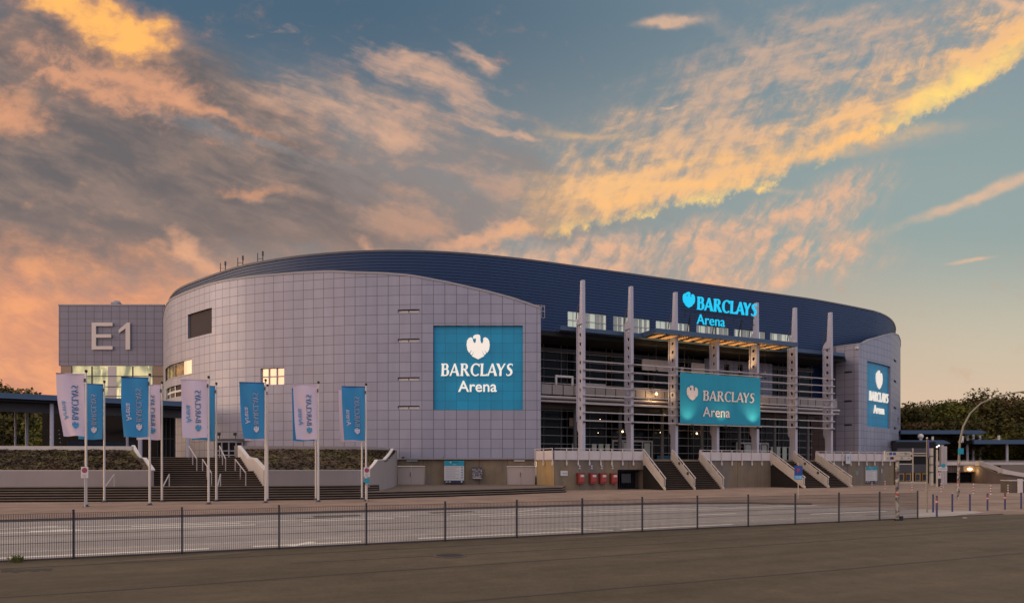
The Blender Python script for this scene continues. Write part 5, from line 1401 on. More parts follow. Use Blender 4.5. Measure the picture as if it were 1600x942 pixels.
# information boards
def infoboard(px0, px1, y0, y1, Z, label, loc, rz=0.0, wd=None, ht=None):
    wd = (px1-px0)/F*Z if wd is None else wd; ht = ht or (y1-y0)/F*Z; t = thing('information_board', label, 'board', loc, rz)
    f = MB(); f.box((0, 0, ht/2), (wd, .08, ht)); part(f, 'panel', M['signw'], t)
    T = plane_T((0, -.042, 0), (1, 0, 0), (0, 0, 1))
    f = MB(); f.box((0, -.045, ht*.885), (wd, .02, ht*.23)); part(f, 'teal_header', M['signteal'], t)
    f = MB(); f.box((0, -.045, ht*.05), (wd, .02, ht*.12)); part(f, 'navy_footer', M['signnavy'], t)
    T = plane_T((0, -.058, 0), (1, 0, 0), (0, 0, 1))
    f = MB(); cap = ht*.05; w_ = word_w(cap); bank_word(f, lambda x, y, d: T(x-w_/2+.1, y+ht*.90, 0), cap, 0); eagle(f, T, -w_/2, ht*.89, ht*.075, .0); text_mb(f, 'Arena', T, .05, ht*.82, ht*.065, 0, 'CENTER'); part(f, 'header_lettering', M['signw'], t)
    f = MB(); rr = random.Random(3)
    for k, y in enumerate((.70, .62, .54, .46, .38, .30, .22)):
        x = -wd*.42
        while x < wd*(.05 if k % 2 else .22): l = rr.uniform(.05, .16)*wd/2; f.box((x+l/2, -.045, ht*y), (l, .012, ht*.018)); x += l+.03
    part(f, 'map_print', M['signtxt'], t)
    f = MB()
    for k in range(5): f.box((wd*.40, -.046, ht*(.70-.115*k)), (wd*.08, .014, ht*.05))
    part(f, 'pictogram_column', M['signteal'], t)
    f = MB(); f.box((-wd*.38, -.06, ht*.05), (wd*.1, .01, ht*.04)); f.box((-wd*.22, -.06, ht*.05), (wd*.1, .01, ht*.04)); f.sphere((wd*.38, -.05, ht*.05), ht*.045, 8, (1, .2, 1)); part(f, 'footer_logos', M['signw'], t)
w = W(709.5, 69.95); infoboard(694, 725, 719, 753.5, 69.9, 'information board with teal header on the concrete wall left of the graffiti box', (w.x, w.y-.08+.15, zz(754, 69.9)))
p = UN(s_on(1360.5, 0), -.08); infoboard(1351, 1370, 728, 753, p.y, 'information board with teal header on the podium wall right of the right stairs', (*p, zz(753.5, p.y)), TH, wd=2.05)
# graffiti cabinet
w = W(745.5, 69.9); t = thing('graffiti_cabinet', 'small graffiti-covered metal cabinet on the concrete wall', 'cabinet', (w.x, w.y-.1, zz(748, 69.9)))
f = MB(); f.box((0, 0, .58), (1.0, .4, 1.1)); part(f, 'cabinet_body', M['graffiti'], t)
f = MB(); f.box((0, -.02, 1.17), (1.05, .5, .08)); part(f, 'sloped_lid', M['darkgrey'], t)
f = MB(); f.box((.05, -.21, .1), (.8, .04, .12)); part(f, 'bottom_flap', M['alu'], t)
# white notice, red cabinets with plates above
s = s_on(881, 0); t = thing('wall_notice', 'white notice plate on the podium wall left of the red cabinets', 'sign', (*UN(s, -.05), zz(743, UN(s, 0).y)), TH)
f = MB(); f.box((0, 0, .25), (.78, .04, .5)); part(f, 'plate', M['signw'], t); f = MB(); 
part(f, 'rim', M['signtxt'], t)
for x in (-.05, .2): f = MB(); f.box((x, -.025, .25), (.14, .01, .12)); part(f, 'arrow_print', M['signtxt'], t)
base = None; labs = ['red wall cabinet farthest left, under the podium parapet', 'red wall cabinet second from the left, beside the closest pair', 'red wall cabinet third from the left on the podium wall', 'red wall cabinet nearest the dark garage opening']
for i, px in enumerate((905.5, 924.5, 940, 957)):
    s = s_on(px, 0); P = UN(s, -.2); z = zz(756, P.y)
    t = thing('red_cabinet', labs[i], 'cabinet', (*P, z), TH, 'red cabinets on the podium wall')
    f = MB(); f.box((0, 0, .56), (.74, .38, .98)); f.box((0, 0, 1.08), (.80, .44, .07)); f.box((0, -.02, .07), (.66, .36, .06)); part(f, 'cabinet_body', M['red'], t)
    f = MB(); f.box((.02, -.20, .62), (.60, .02, .74)); part(f, 'door_panel', vm('red_door', (.33, .045, .035), .5), t)
    f = MB(); f.box((.08, -.215, .82), (.40, .015, .22)); part(f, 'white_label', M['signw'], t)
    t2 = thing('cabinet_plate', 'small white plate above the '+['leftmost', 'second', 'third', 'rightmost'][i]+' red cabinet', 'sign', (*UN(s, -.03), zz(732.5, P.y)), TH, 'small white plates above the red cabinets')
    f = MB(); f.box((0, 0, .28), (.15, .03, .13)); f.sphere((0, 0, .28), .10, 8, (1, .2, 1)); f.box((0, 0, .06), (.22, .03, .1)); part(f, 'plate', M['signw'], t2)
# small white plates on parapet / wall
s = s_on(1324.5, -.25); P = UN(s, -.3); t = thing('parapet_sign', 'white sign with a light blue emblem hung on the parapet right of the right stairs', 'sign', (*P, zz(724, P.y)), TH)
f = MB(); f.box((0, 0, .58), (.76, .04, 1.2)); part(f, 'plate', M['signw'], t); f = MB(); f.box((0, -.025, .72), (.3, .01, .34)); f.box((0, -.025, .4), (.4, .01, .06)); part(f, 'emblem', M['signcyan'], t)
s = s_on(1338.5, 0); P = UN(s, -.03); t = thing('faded_sticker', 'faded greenish square patch on the podium wall left of the right board', 'sticker', (*P, zz(742, P.y)), TH)
f = MB(); f.box((0, 0, .25), (.5, .02, .5)); part(f, 'patch', vm('faded_green', (.15, .22, .19), .8), t)
s = s_on(1377, 0); P = UN(s, -.06); t = thing('wall_plate', 'tiny white plate on the podium wall right of the right board', 'sign', (*P, zz(737, P.y)), TH)
f = MB(); f.box((0, 0, .2), (.14, .05, .3)); f.box((0, 0, -.05), (.12, .05, .12)); part(f, 'plate', M['signw'], t)
f = MB(); s0_ = s_on(1381, -.05)
# blue parking sign on a pole
w = W(1247.5, 48.5); t = thing('parking_sign', 'blue and violet parking sign on a thin pole before the right stairs', 'sign', (*w, 0))
f = MB(); f.tube([(0, .03, 0), (0, .03, 2.6)], .03, 8); part(f, 'pole', M['beige'], t)
zc = zz(738, 48.5); f = MB(); f.box((0, 0, zc), (.56, .03, .98)); part(f, 'plate', M['signblue'], t)
f = MB(); f.box((0, -.02, zc-.34), (.54, .01, .26)); part(f, 'light_blue_band', M['signcyan'], t)
T = plane_T((0, -.03, zc), (1, 0, 0), (0, 0, 1)); f = MB(); text_mb(f, 'P', T, -.12, -.0, .42, .004, 'LEFT', .01); part(f, 'red_letter', M['signred'], t)
f = MB(); text_mb(f, '1-3', T, 0, -.42, .26, .004, 'CENTER', .004); part(f, 'white_print', M['signw'], t)
# direction signs on sticker-covered pole
w = W(1402, 29.9); t = thing('direction_sign', 'cream direction sign boards with blue and red squares on a sticker-covered pole', 'sign', (*w, 0))
f = MB(); f.tube([(0, 0, 0), (0, 0, 3.0)], .075, 12); part(f, 'pole', M['sticker'], t, smooth=True)
f = MB(); f.tube([(0, 0, 0), (0, 0, .08)], .11, 12); f.box((.17, 0, .1), (.12, .1, .2)); part(f, 'pole_foot', M['dark'], t)
for k, z in enumerate((zz(708.5, 29.9), zz(715.5, 29.9))):
    f = MB(); T = plane_T((0, -.10, z), (1, 0, 0), (0, 0, 1)); f.poly([[(-.56, -.09), (.50, -.09), (.62, 0), (.50, .09), (-.56, .09)]], T, .03); b = part(f, 'sign_board', M['beige'], t)
    f = MB(); 
    for x in ((-.36, -.2) if k == 0 else (-.33, )): f.box((x, -.135, z), (.12, .008, .11))
    part(f, 'blue_square', M['signblue'], b)
    f = MB(); f.box((-.27 if k else .3, -.135, z), (.1, .008, .11)); 
    part(f, 'red_square' if k else 'print_line', M['signred'] if k else M['signtxt'], b)
    f = MB(); f.box((-.49, -.135, z), (.06, .008, .06)); part(f, 'arrow_print', M['signtxt'], b); f = MB(); f.box((.43, -.135, z), (.1, .008, .04)); part(f, 'arrow_print', M['signtxt'], b); f = MB(); f.box((.15, -.135, z+.02), (.25, .008, .025)) if k == 0 else f.box((.12, -.135, z), (.1, .008, .1)); part(f, 'arrow_print', M['signtxt'], b)
f = MB(); f.box((-.60, -.08, zz(712, 29.9)), (.035, .05, .44)); part(f, 'end_bar', M['signw'], t)
# narrow coloured sign seen edge-on
w = W(1448.5, 35.3); t = thing('tall_parking_sign', 'narrow violet and blue sign turned sideways on a grey pole right of the direction sign', 'sign', (*w, 0), radians(62))
f = MB(); f.tube([(0, 0, 0), (0, 0, 3.75)], .04, 8); part(f, 'pole', M['lamppole'], t)
f = MB(); f.box((0, -.06, 3.28), (.45, .03, .92)); part(f, 'plate', vm('violet_blue', (.09, .08, .33), .5), t)
f = MB(); f.box((0, -.08, 3.4), (.3, .01, .3)); part(f, 'red_mark', M['signred'], t)
f = MB(); f.sphere((0, 0, 3.83), .05, 8); part(f, 'cap', M['signw'], t)

# ------------------------------------------------------------------ mesh fence
FPW = .045
t = thing('mesh_fence', 'long low anthracite double-wire mesh fence with square posts between the road and the forecourt', 'fence', (0, 0, 0))
def fpost(n):
    x = 3147-1/(3.298e-4+1.953e-5*n); Zf = 42.2*.414*(3.298e-4+1.953e-5*n)/3.298e-4; return W(x, Zf)
FP = [fpost(n) for n in range(-2, 14)]
for i, p in enumerate(FP):
    f = MB(); f.box((p.x, p.y, .62), (.045, .05, 1.26), rz=TH); f.box((p.x, p.y, 1.262), (.06, .06, .02), rz=TH); part(f, 'post', M['fence'], t)
for a, b in zip(FP, FP[1:]):
    f = MB(); d = b-a; L = d.length; d = d/L; k = 0; o = Vector((d.y, -d.x))*.035
    x = .04
    while x < L-.02:
        p = a+d*x+o; f.box((p.x, p.y, .615), (.0085, .0085, 1.15), rz=TH); x += .05
    for z in (.05, .25, .45, .65, .85, 1.05, 1.19):
        p, q = a+o, b+o; 
        for sg in (.006, -.006): f.beam((p.x-N.x*sg, p.y-N.y*sg, z), (q.x-N.x*sg, q.y-N.y*sg, z), .006, .008)
    part(f, 'mesh_panel', M['fence'], t)
# weed by the fence
w = W(26, 16.85); t = thing('weed_plant', 'small green weed growing at the foot of the mesh fence, far left', 'plant', (*w, 0)); f = MB(); rr = random.Random(2)
for k in range(46):
    a = rr.uniform(0, 2*pi); l = rr.uniform(.12, .34); c = Vector((rr.uniform(-.12, .12), rr.uniform(-.08, .08), 0)); l *= .62; d = Vector((cos(a)*l*.7, sin(a)*l*.4, l)); e = Vector((-sin(a), cos(a), 0))*.02
    m_ = c+d*.55+Vector((0, 0, .03)); f.face([c, m_-e, c+d, m_+e])
part(f, 'leaves', mat('weed_leaf', (.10, .12, .02), .8), t)
# moss and dirt line under the fence
# ------------------------------------------------------------------ bollards
def bollard(px, Z, h, label, group, kind):
    w = W(px, Z); t = thing('bollard', label, 'bollard', (*w, 0), 0, group)
    r = .046 if kind == 'rw' else .042
    if kind == 'rw':
        f = MB(); f.cyl((0, 0, 0), r, h, 12); part(f, 'shaft', M['signw'], t, smooth=True)
        for k in range(3): f = MB(); f.cyl((0, 0, h*(.16+.28*k)), r+.004, h*.14, 12); part(f, 'red_band', M['bollred'], t)
    else:
        f = MB(); f.cyl((0, 0, 0), r, h, 12); f.sphere((0, 0, h), r, 8, (1, 1, .5)); part(f, 'shaft', M['bollblue'], t, smooth=True)
        if kind != 'plain':
            f = MB(); f.cyl((0, 0, h*.62), r+.004, h*.3, 12); part(f, 'red_band', M['bollred'], t)
            f = MB(); f.cyl((0, 0, h*.70), r+.007, h*.06, 12); part(f, 'white_band', M['signw'], t)
rw_ = [(1362.5, 76, .62, 'red and white bollard directly under the right information board'), (1383, 72.5, .82, 'red and white bollard at the right end of the podium wall'), (1425, 68, .8, 'red and white bollard below the height gate pole'),
       (1447, 67, .8, 'red and white bollard just left of the sideways sign pole'), (1470.5, 63.5, .8, 'red and white bollard before the grey twin pillar'), (1521, 59, .85, 'red and white bollard just right of the curved lamp pole'),
       (1548, 57.5, .8, 'red and white bollard before the brown ramp wall'), (1575, 60, .75, 'thin red and white bollard left of the concrete enclosure')]
for px, Z, h, lab in rw_: bollard(px, Z, h, lab, 'red and white bollards', 'rw')
bb_ = [(1458, 35.3, .92, 'plain'), (1463.7, 31.8, 1.0, 'band'), (1488, 35.8, .92, 'plain'), (1515.5, 36.3, .88, 'plain'), (1543, 36.8, .90, 'band'), (1570.3, 37.5, .90, 'band'), (1595.5, 38.2, .9, 'plain')]
lb_ = ['plain dark blue bollard at the left end of the blue row', 'dark blue bollard with faded bands standing nearest the viewer', 'plain dark blue bollard left of the curved lamp pole foot', 'plain dark blue bollard just right of the curved lamp pole foot', 'dark blue bollard with red and white bands, left one of two', 'dark blue bollard with red and white bands, right one of two', 'plain dark blue bollard at the right edge of the picture']
for (px, Z, h, k), lab in zip(bb_, lb_): bollard(px, Z, h, lab, 'dark blue bollards', k)

# ------------------------------------------------------------------ curved street lamp
w = W(1497.3, 48.8); t = thing('street_lamp', 'tall curved street lamp with sticker-covered lower pole and long arching arm', 'street lamp', (*w, 0))
pts = [(0, 0, 0), (0, 0, 1.2), (.05, 0, 3.0), (.12, 0, 4.2), (.35, 0, 5.2), (.85, 0, 6.15), (1.6, 0, 6.85), (2.6, 0, 7.3), (3.8, 0, 7.58), (4.6, 0, 7.70)]
f = MB(); f.tube(pts[1:], [.082, .075, .07, .065, .06, .055, .052, .048, .045], 12); part(f, 'curved_pole', M['lamppole'], t, smooth=True)
f = MB(); f.cyl((0, 0, 0), .09, 1.2, 12); f.tube([(0, 0, 1.2), (.05, 0, 2.9)], .086, 12); part(f, 'sticker_sleeve', M['sticker'], t)
f = MB(); f.box((5.0, 0, 7.70), (.9, .3, .13), ry=-.08); f.box((5.0, 0, 7.62), (.7, .22, .06), ry=-.08); part(f, 'lamp_head', M['lamppole'], t)
t = thing('teal_sign', 'small teal sign clamped to the curved street lamp pole', 'sign', (w.x+.12, w.y-.1, 3.45)); f = MB(); f.box((0, 0, 0), (.34, .1, .42)); part(f, 'plate', M['signteal'], t)

# ------------------------------------------------------------------ right side: service yard, canopies, ramp
t = thing('service_gate', 'dark recessed service entrance with yellow-framed windows right of the arena', 'building', (0, 0, 0))
Zg = 92.0
def rect(mb, x0, y0, x1, y1, Z, d=.2): a, b = W(x0, Z).x, W(x1, Z).x; mb.bb(a, b, Z, Z+d, zz(y1, Z), zz(y0, Z)); return mb
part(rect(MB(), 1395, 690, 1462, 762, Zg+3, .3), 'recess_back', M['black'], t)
part(rect(MB(), 1403, 725, 1450, 738.5, Zg+.4), 'grey_shutter', M['darkgrey'], t)
part(rect(MB(), 1402, 700, 1450, 708, Zg+1.5), 'upper_band', M['darkgrey'], t)
for x in (1405, 1415.5, 1430.5, 1441):
    f = MB(); rect(f, x, 739, x+8, 751, Zg+.1, .1); a = part(f, 'yellow_frame', M['yellow'], t)
    f = MB(); rect(f, x+1.5, 740.5, x+6.5, 749.5, Zg-.02, .1); part(f, 'dark_pane', vm('navy_pane', (.02, .035, .07), .3), a)
part(rect(MB(), 1403, 752, 1450, 756, Zg-1, .5), 'beige_barrier', M['beige'], t)
f = MB(); rect(f, 1403, 757, 1450, 764, Zg-1.2, 1.2); part(f, 'low_step', M['stair'], t)
t = thing('height_gate', 'cream steel gate frame with cross beams behind the direction sign', 'gate', (*W(1426, 80), 0))
f = MB(); Z = 80
o = W(1426, Z)
def rr_(f, x0, y0, x1, y1, d=.12): a, b = W(x0, Z).x-o.x, W(x1, Z).x-o.x; f.bb(a, b, -d/2, d/2, zz(y1, Z), zz(y0, Z)); return f
rr_(f, 1425.6, 700, 1426.8, 752); part(f, 'post', M['beige'], t)
for y, x0, x1 in ((708, 1424, 1449), (711.5, 1427, 1449), (724.6, 1404, 1425)): part(rr_(MB(), x0, y-.7, x1, y+.7), 'cross_beam', M['beige'], t)
t = thing('cream_pillar', 'cream steel pillar with dark brackets right of the height gate', 'pillar', (*W(1455, 80), 0)); o = W(1455, Z)
part(rr_(MB(), 1453.2, 700, 1457.2, 758, .3), 'pillar_body', M['beige'], t)
for y in (712, 725, 737): part(rr_(MB(), 1449, y, 1457, y+1, .4), 'bracket', M['dark'], t)
t = thing('wooden_pole', 'slim cream pole under the low canopy right of the cream pillar', 'pole', (*W(1464, 78), 0)); f = MB(); f.cyl((0, 0, 0), .10, zz(702, 78), 10); part(f, 'shaft', M['beige'], t); f = MB(); f.sphere((0, 0, zz(698, 78)), .1, 8); f.sphere((.2, 0, zz(696, 78)), .1, 8); part(f, 'lamp', M['lampglow2'], t)
# low canopy and upper canopy with dome
def canopy(name, label, px0, px1, Z, zt_, th, depth, cols, fascia='bluetrim', slope=0.0, colr=.18, zbot=0):
    a, b = W(px0, Z), W(px1, Z); t = thing(name, label, 'canopy', (a.x, a.y, 0)); L = b.x-a.x
    f = MB(); f.poly([[(0, zt_-th), (L-1.6, zt_-th), (L, zt_-th+.2), (L-1.0, zt_), (0, zt_)]], lambda x, z, d: Vector((x, -d, z)), .3); part(f, 'blue_fascia', M[fascia], t)
    f = MB(); f.bb(0, L-1, .01, depth, zt_-th+.05, zt_-.05); part(f, 'roof_slab', M['black'], t)
    for px, dz, zb in cols:
        f = MB(); x = W(px, Z+dz).x-a.x; f.cyl((x, dz, zb), colr, zt_-th-zb+.1, 14); part(f, 'column', M['mast'], t)
    return t
Zc_ = 98
canopy('low_canopy', 'low flat canopy with blue edge joining the right end of the arena', 1398.5, 1484, Zc_, zz(687.5, Zc_), zz(687.5, Zc_)-zz(694.5, Zc_), 10, ())
t = thing('twin_pillar', 'pale grey twin concrete pillar beneath the low canopy', 'pillar', (*W(1474, 90), 0)); f = MB(); f.bb(-.40, -.06, -.2, .2, 0, zz(695, 90)); part(f, 'front_pillar', M['alu'], t); f = MB(); f.bb(.02, .42, -.1, .3, 0, zz(697, 90)); part(f, 'rear_pillar', M['alu'], t)
Zu = 106; DK2 = 3.0
canopy('upper_canopy', 'upper flat canopy with grey-blue edge behind the radar dome', 1406, 1541, Zu, zz(672, Zu), zz(672, Zu)-zz(678, Zu), 14, [(1511.5, 1.0, DK2), (1520.5, 3.0, DK2), (1531, 6, DK2)], 'bluetrim')
Zr = 104
canopy('right_canopy', 'long blue-edged canopy on round columns at the right edge, before the trees', 1520, 1720, Zr, zz(687, Zr), zz(687, Zr)-zz(693.5, Zr), 8, [(1573.5, .6, DK2), (1640, .6, DK2)], 'bluetrim')
t = thing('roof_mast', 'short white post standing on the right canopy roof', 'post', (*W(1560.5, Zr+3), zz(688, Zr+3))); f = MB(); f.cyl((0, 0, -.2), .18, 1.0, 10); part(f, 'shaft', M['white'], t)
w = W(1438.5, Zc_+4); t = thing('radar_dome', 'white ball-shaped dome standing on the low canopy roof', 'dome', (*w, zz(691, Zc_+4))); f = MB(); f.sphere((0, 0, .9), .40, 16); part(f, 'ball', M['white'], t, smooth=True); f = MB(); f.cyl((0, 0, 0), .22, .6, 12); part(f, 'pedestal', M['alu'], t)
w = W(1457, Zc_+4); t = thing('vent_stack', 'short white vent pipe on the low canopy roof right of the dome', 'vent', (*w, zz(690, Zc_+4))); f = MB(); f.cyl((0, 0, 0), .16, .8, 12); part(f, 'pipe', M['white'], t)
w = W(1501.5, Zc_); t = thing('hanging_bracket', 'white L-shaped bracket lamp under the upper canopy edge', 'lamp', (*w, zz(690, Zc_))); f = MB(); f.box((.2, 0, .4), (.22, .2, .9)); f.box((-.05, 0, 0), (.6, .2, .2)); part(f, 'bracket', M['white'], t)
# raised walkway with balustrade, underpass and ramp
t = thing('raised_walkway', 'raised walkway with pale balustrade above a dark underpass at the right', 'walkway', (0, 0, 0))
Zw = 96
f = MB(); a, b = W(1456, Zw), W(1535, Zw); f.bb(a.x, b.x, Zw, Zw+.12, zz(726.5, Zw), zz(721, Zw)); part(f, 'balustrade', M['railpanel'], t)
f = MB(); f.tube([(a.x, Zw-.05, zz(719.8, Zw)), (b.x, Zw-.05, zz(719.8, Zw)), (W(1720, Zw).x, Zw-.05, zz(720.3, Zw))], .05, 6); part(f, 'handrail', M['alu'], t)
f = MB(); c = W(1720, Zw); f.bb(b.x, c.x, Zw, Zw+.12, zz(726, Zw), zz(721.5, Zw)); part(f, 'balustrade', M['coping'], t)
f = MB(); f.bb(W(1456, Zw).x, W(1519, Zw).x, Zw+.3, Zw+.5, zz(738, Zw), zz(726.6, Zw)); 
part(f, 'louvred_band', mat('louvred_band', (.05, .04, .04), .7, build=lambda nt, b: nt.links.new(mixc(sstep(X.m('FRACT', uvxy()[0]*3.0), .3, .5), (.030, .022, .02, 1), (.075, .055, .05, 1)), b.inputs['Base Color'])), t)
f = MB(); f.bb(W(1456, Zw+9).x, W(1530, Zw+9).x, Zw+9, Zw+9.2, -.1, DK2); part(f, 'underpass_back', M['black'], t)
f = MB(); f.bb(W(1456, Zw).x, W(1725, Zw).x, Zw+.5, Zw+10, DK2-.6, DK2-.02); part(f, 'walkway_slab', M['floor'], t)
f = MB()
for i in range(12): x = W(1480+i*3.1, Zw+4).x; f.bb(x, x+.06, Zw+4, Zw+4.06, 0, 1.1)
f.bb(W(1480, Zw+4).x, W(1516, Zw+4).x, Zw+4, Zw+4.05, 1.05, 1.12); part(f, 'yard_railing', M['dark'], t)
t = thing('ramp_wall', 'brown curved ramp wall with sloping pale balustrade at the right', 'wall', (0, 0, 0))
rp = wpath([(1518, 97.0), (1530, 94.5), (1552, 92.2), (1580, 91), (1620, 91), (1720, 92)])
def rz_(s):
    px = [(0, zz(727.5, 96)), (fsurf(rp, 1531), zz(727.5, 94)), (fsurf(rp, 1566), zz(741, 91.5)), (fsurf(rp, 1600), zz(742, 91)), (rp.L, zz(746, 91))]
    return interp(px, s)
f = MB(); wall_prism(f, rp, -.05, rz_, .4, step=.8); part(f, 'clinker_wall', M['ramp'], t)
bl_ = wpath([(1524, 95.5), (1531, 93.9), (1567, 90.9), (1600, 90.6), (1720, 91)], straight=(0, 1, 2, 3))
def bz(s, o): return interp([(0, zz(727, 95.5)), (fsurf(bl_, 1531), zz(726.5, 93.9)), (fsurf(bl_, 1567), zz(739.5, 90.9)), (fsurf(bl_, 1600), zz(745, 90.6)), (bl_.L, zz(752, 91))], s)+o
f = MB(); wall_prism(f, bl_, lambda s: bz(s, .0), lambda s: bz(s, .62 if s < 5 else .55), .12, step=.8); part(f, 'sloping_balustrade', M['coping'], t)
f = MB(); f.bb(W(1566, 93).x, W(1720, 93).x, 93.2, 93.4, zz(742, 93), zz(727, 93)); part(f, 'upper_ramp_wall', vm('upper_ramp', (.20, .16, .135), .8, .1, .8), t)
f = MB(); f.bb(W(1571, 90).x, W(1720, 90).x, 89.8, 90.3, 0, zz(748, 90)); part(f, 'lower_plinth', vm('grey_plinth', (.10, .085, .075), .85, .15, .8), t)
w = W(1515.5, 95.5); t = thing('wall_light', 'glowing warm lamp under the end of the walkway', 'lamp', (*w, zz(732.5, 95.5)))
f = MB(); f.sphere((0, 0, 0), .24, 10, (1.4, .5, .7)); part(f, 'bulb', M['lampglow'], t); f = MB(); f.bb(-.8, .9, .15, 1.0, -.35, .45); part(f, 'bracket_box', M['tan'], t)
L = bpy.data.lights.new('walkway_light', 'POINT'); L.energy = 32; L.color = (1, .68, .34); lo = bpy.data.objects.new('walkway_light', L); COL.objects.link(lo); lo.parent = t; lo.location = (.2, -.5, -.2); L.shadow_soft_size = .2
# notice signs near the pillars
w = W(1473, 74); t = thing('notice_sign', 'pale rectangular notice below a small teal disc before the twin pillar', 'sign', (*w, 0))
f = MB(); f.box((0, 0, zz(732, 74)), (.98, .04, .46)); part(f, 'plate', M['signw'], t); f = MB(); f.box((0, -.03, zz(732, 74)), (.7, .01, .06)); part(f, 'print', M['signtxt'], t)
f = MB(); f.tube([(.1, .05, 0), (.1, .05, zz(724, 74))], .04, 6); part(f, 'post', M['alu'], t)
f = MB(); f.poly([[(.24*cos(2*pi*k/9), .22*sin(2*pi*k/9)) for k in range(9)]], plane_T((0.05, -.02, zz(727, 74)), (1, 0, 0), (0, 0, 1)), .03); part(f, 'teal_disc', M['signteal'], t)
w = W(1468, 80); t = thing('poster_stand', 'white poster on a dark narrow stand behind the notice sign', 'poster', (*w, 0))
f = MB(); f.box((0, 0, zz(742.5, 80)), (.34, .05, .72)); part(f, 'poster', M['signw'], t); f = MB(); f.box((0, .05, .55), (.3, .06, 1.1)); part(f, 'stand', M['dark'], t); f = MB(); f.box((0, -.03, zz(741, 80)), (.12, .01, .2)); part(f, 'red_print', M['signred'], t)
# concrete enclosure at the right edge
w = W(1594, 61); t = thing('concrete_enclosure', 'grey board enclosure with a pale upright post at the right edge', 'enclosure', (*w, 0))
f = MB(); f.bb(-.75, 3.5, 0, 1.4, 0, 1.05); part(f, 'enclosure_body', vm('dark_board_enclosure', (.09, .075, .06), .85, .3, 2.0, .2), t); f = MB(); f.bb(-.25, .15, -.12, -.01, 0, 1.25); part(f, 'pale_post', M['railpanel'], t); f = MB(); f.bb(-.80, 3.5, -.02, 1.4, 1.051, 1.13); part(f, 'cap', M['alu'], t)
w = W(1503, 64); t = thing('litter_scrap', 'tiny white scrap of paper lying on the paving left of the lamp bollards', 'litter', (*W(1489, 60), .002)); f = MB(); f.box((0, 0, .02), (.18, .1, .03), rz=.4); part(f, 'paper', M['signw'], t)
w = W(1507.5, 31.3); t = thing('litter_scrap', 'white scrap of paper lying on the asphalt before the blue bollards', 'litter', (*w, .004)); f = MB(); f.box((0, 0, .015), (.2, .08, .02), rz=.3); part(f, 'paper', M['signw'], t)

# ------------------------------------------------------------------ trees
def tree(px, Z, h, wd, label, leafm, seed, group, lean=0.0, dens=1.0, leafsz=.34):
    rr = random.Random(seed); w = W(px, Z); t = thing('tree', label, 'tree', (*w, 0), 0, group)
    f = MB(); f.tube([(0, 0, -.2), (lean*.3, 0, h*.3), (lean, 0, h*.62)], [h*.022, h*.017, h*.009], 8)
    blobs = []
    nb = rr.randint(10, 15)
    for k in range(nb):
        a = rr.uniform(0, 2*pi); u = rr.random(); zc = h*(.30+.58*u); rad = wd*.5*(1-.75*abs(u-.42)**1.2)*rr.uniform(.25, .85)
        c = Vector((lean+cos(a)*rad, sin(a)*rad, zc)); r = wd*rr.uniform(.16, .27); blobs.append((c, r))
        f.tube([(lean*.6, 0, h*.42), tuple(c*.6+Vector((lean*.2, 0, h*.18))), tuple(c)], [h*.008, h*.005, h*.002], 5, False)
    blobs.append((Vector((lean, 0, h*.82)), wd*.2))
    part(f, 'trunk', M['bark'], t)
    f = MB()
    for c, r in blobs:
        for _ in range(int(150*dens*(r/1.6)**1.5)):
            d = Vector((rr.gauss(0, 1), rr.gauss(0, 1), rr.gauss(0, 1))).normalized(); rad = r*(rr.random()**.45)*rr.uniform(.8, 1.15)
            p = c+Vector((d.x*rad, d.y*rad, d.z*rad*.8)); s_ = leafsz*rr.uniform(.5, 1.3)
            x = Vector((rr.gauss(0, 1), rr.gauss(0, 1), rr.gauss(0, .6))).normalized(); y = d.cross(x).normalized() if rr.random() < .6 else Vector((rr.gauss(0, 1), rr.gauss(0, 1), rr.gauss(0, 1))).normalized()
            f.face([p-x*s_-y*s_*.3, p+x*s_*.2-y*s_*.6, p+x*s_+y*s_*.2, p-x*s_*.1+y*s_*.6])
    part(f, 'crown', leafm, t)
    return t
kinds = [('leaf', 'dark'), ('leaf3', 'rust-tinged'), ('leaf2', 'yellow-green'), ('leaf', 'dense dark')]
tr = [(1418, 122, 15.6, 12, 0), (1447, 128, 14.8, 11, 0), (1470, 124, 16.2, 13, 2), (1497, 130, 17.0, 13, 1), (1522, 134, 18.2, 13, 0), (1549, 128, 16.8, 12, 3), (1574, 132, 17.4, 13, 1), (1600, 124, 16.2, 13, 3), (1632, 128, 17.5, 13, 0),
      (1436, 112, 10.5, 8.5, 1), (1486, 113, 11.2, 9, 0), (1512, 118, 11.5, 9, 0), (1545, 114, 8.6, 8, 2), (1572, 117, 8.8, 9, 2), (1600, 115, 9.4, 9, 2), (1555, 140, 18.6, 14, 0), (1480, 142, 17.6, 15, 3), (1590, 142, 18.2, 15, 0), (1622, 112, 11, 9, 0), (1455, 138, 15.8, 13, 3), (1425, 135, 15.5, 12, 3)]
tlab = ['dark tree touching the right side of the arena', 'dark tree above the radar dome', 'yellow-green lit tree above the low canopy end', 'rust-tinged tree beside the arch of the curved lamp', 'tall dark tree under the crest of the lamp arch', 'dense dark tree behind the lamp arm',
        'rust-tinged tree below the lamp head', 'dense dark tree at the right picture edge', 'dark tree partly beyond the right picture edge', 'smaller rust-tinged tree behind the low canopy', 'smaller dark tree behind the upper canopy', 'smaller dark tree behind the upper canopy columns',
        'bright green bush-like tree under the right canopy, left', 'bright green bush-like tree behind the right canopy column', 'bright green bush-like tree under the right canopy at the edge', 'highest dark tree at the back of the right grove', 'dense dark tree at the back, left of the lamp', 'dark tree at the back near the right edge', 'small dark tree at the far right edge', 'dense dark tree at the back above the dome', 'dense dark tree at the back beside the arena']
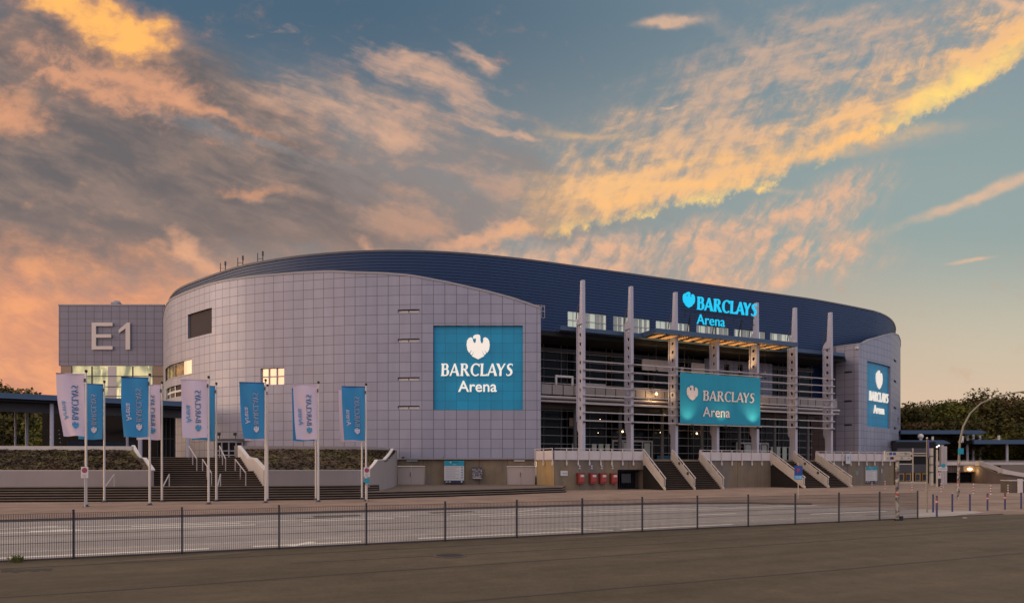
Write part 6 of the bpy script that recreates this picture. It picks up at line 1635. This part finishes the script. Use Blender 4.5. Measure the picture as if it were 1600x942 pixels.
for i, ((px, Z, h, wd, k), lab) in enumerate(zip(tr, tlab)): tree(px, Z, h*.92, wd*1.05, lab, M[kinds[k][0]], 40+i, 'trees of the right grove', R.uniform(-1, 1), 1.5, .30)
tl = [(-30, 150, 21.0, 15, 0), (8, 148, 19.7, 15, 0), (30, 152, 20.4, 16, 3), (50, 150, 19.2, 15, 0), (66, 155, 18.6, 13, 3), (80, 152, 17.0, 11, 0), (20, 120, 11, 11, 0), (50, 118, 10.5, 11, 2), (75, 122, 11, 11, 0), (-5, 116, 11, 11, 3)]
tlb = ['tall dark tree beyond the left picture edge', 'dark tree at the left picture edge above the canopy', 'dense dark tree of the left skyline, second in', 'dark tree on the left skyline, third in', 'dense dark tree on the left skyline before its end', 'low dark tree ending the left skyline beside the entrance block',
       'dark tree seen through the canopy columns, left', 'green tree seen through the canopy columns, middle', 'dark tree seen through the canopy columns, right', 'dense dark tree seen under the canopy at the left edge']
for i, ((px, Z, h, wd, k), lab) in enumerate(zip(tl, tlb)): tree(px, Z, h, wd, lab, M[kinds[k][0]], 90+i, 'trees on the left skyline', R.uniform(-1, 1), 2.6, .36)
f = MB(); rr = random.Random(9)
for side in (0, 1):
    for _ in range(5200):
        px = rr.uniform(1405, 1720) if side else rr.uniform(-260, 100); Z = rr.uniform(136, 158) if side else rr.uniform(150, 166); w = W(px, Z)
        p = Vector((w.x, w.y, rr.uniform(0, 13 if side else 14)+1.5*sin(px*.13))); s_ = rr.uniform(.4, 1.0); x = Vector((rr.gauss(0, 1), rr.gauss(0, .4), rr.gauss(0, 1))).normalized(); y = Vector((rr.gauss(0, 1), rr.gauss(0, .4), rr.gauss(0, 1))).normalized()
        f.face([p-x*s_, p-y*s_*.7, p+x*s_, p+y*s_*.7])
o = f.build('distant_wood', M['leaf']); o['kind'] = 'stuff'; o['label'] = 'dark mass of far woodland behind the groves'

# remove unused datablocks helper: every mesh part without faces
for o in list(bpy.data.objects):
    if o.type == 'MESH' and len(o.data.polygons) == 0: bpy.data.objects.remove(o)
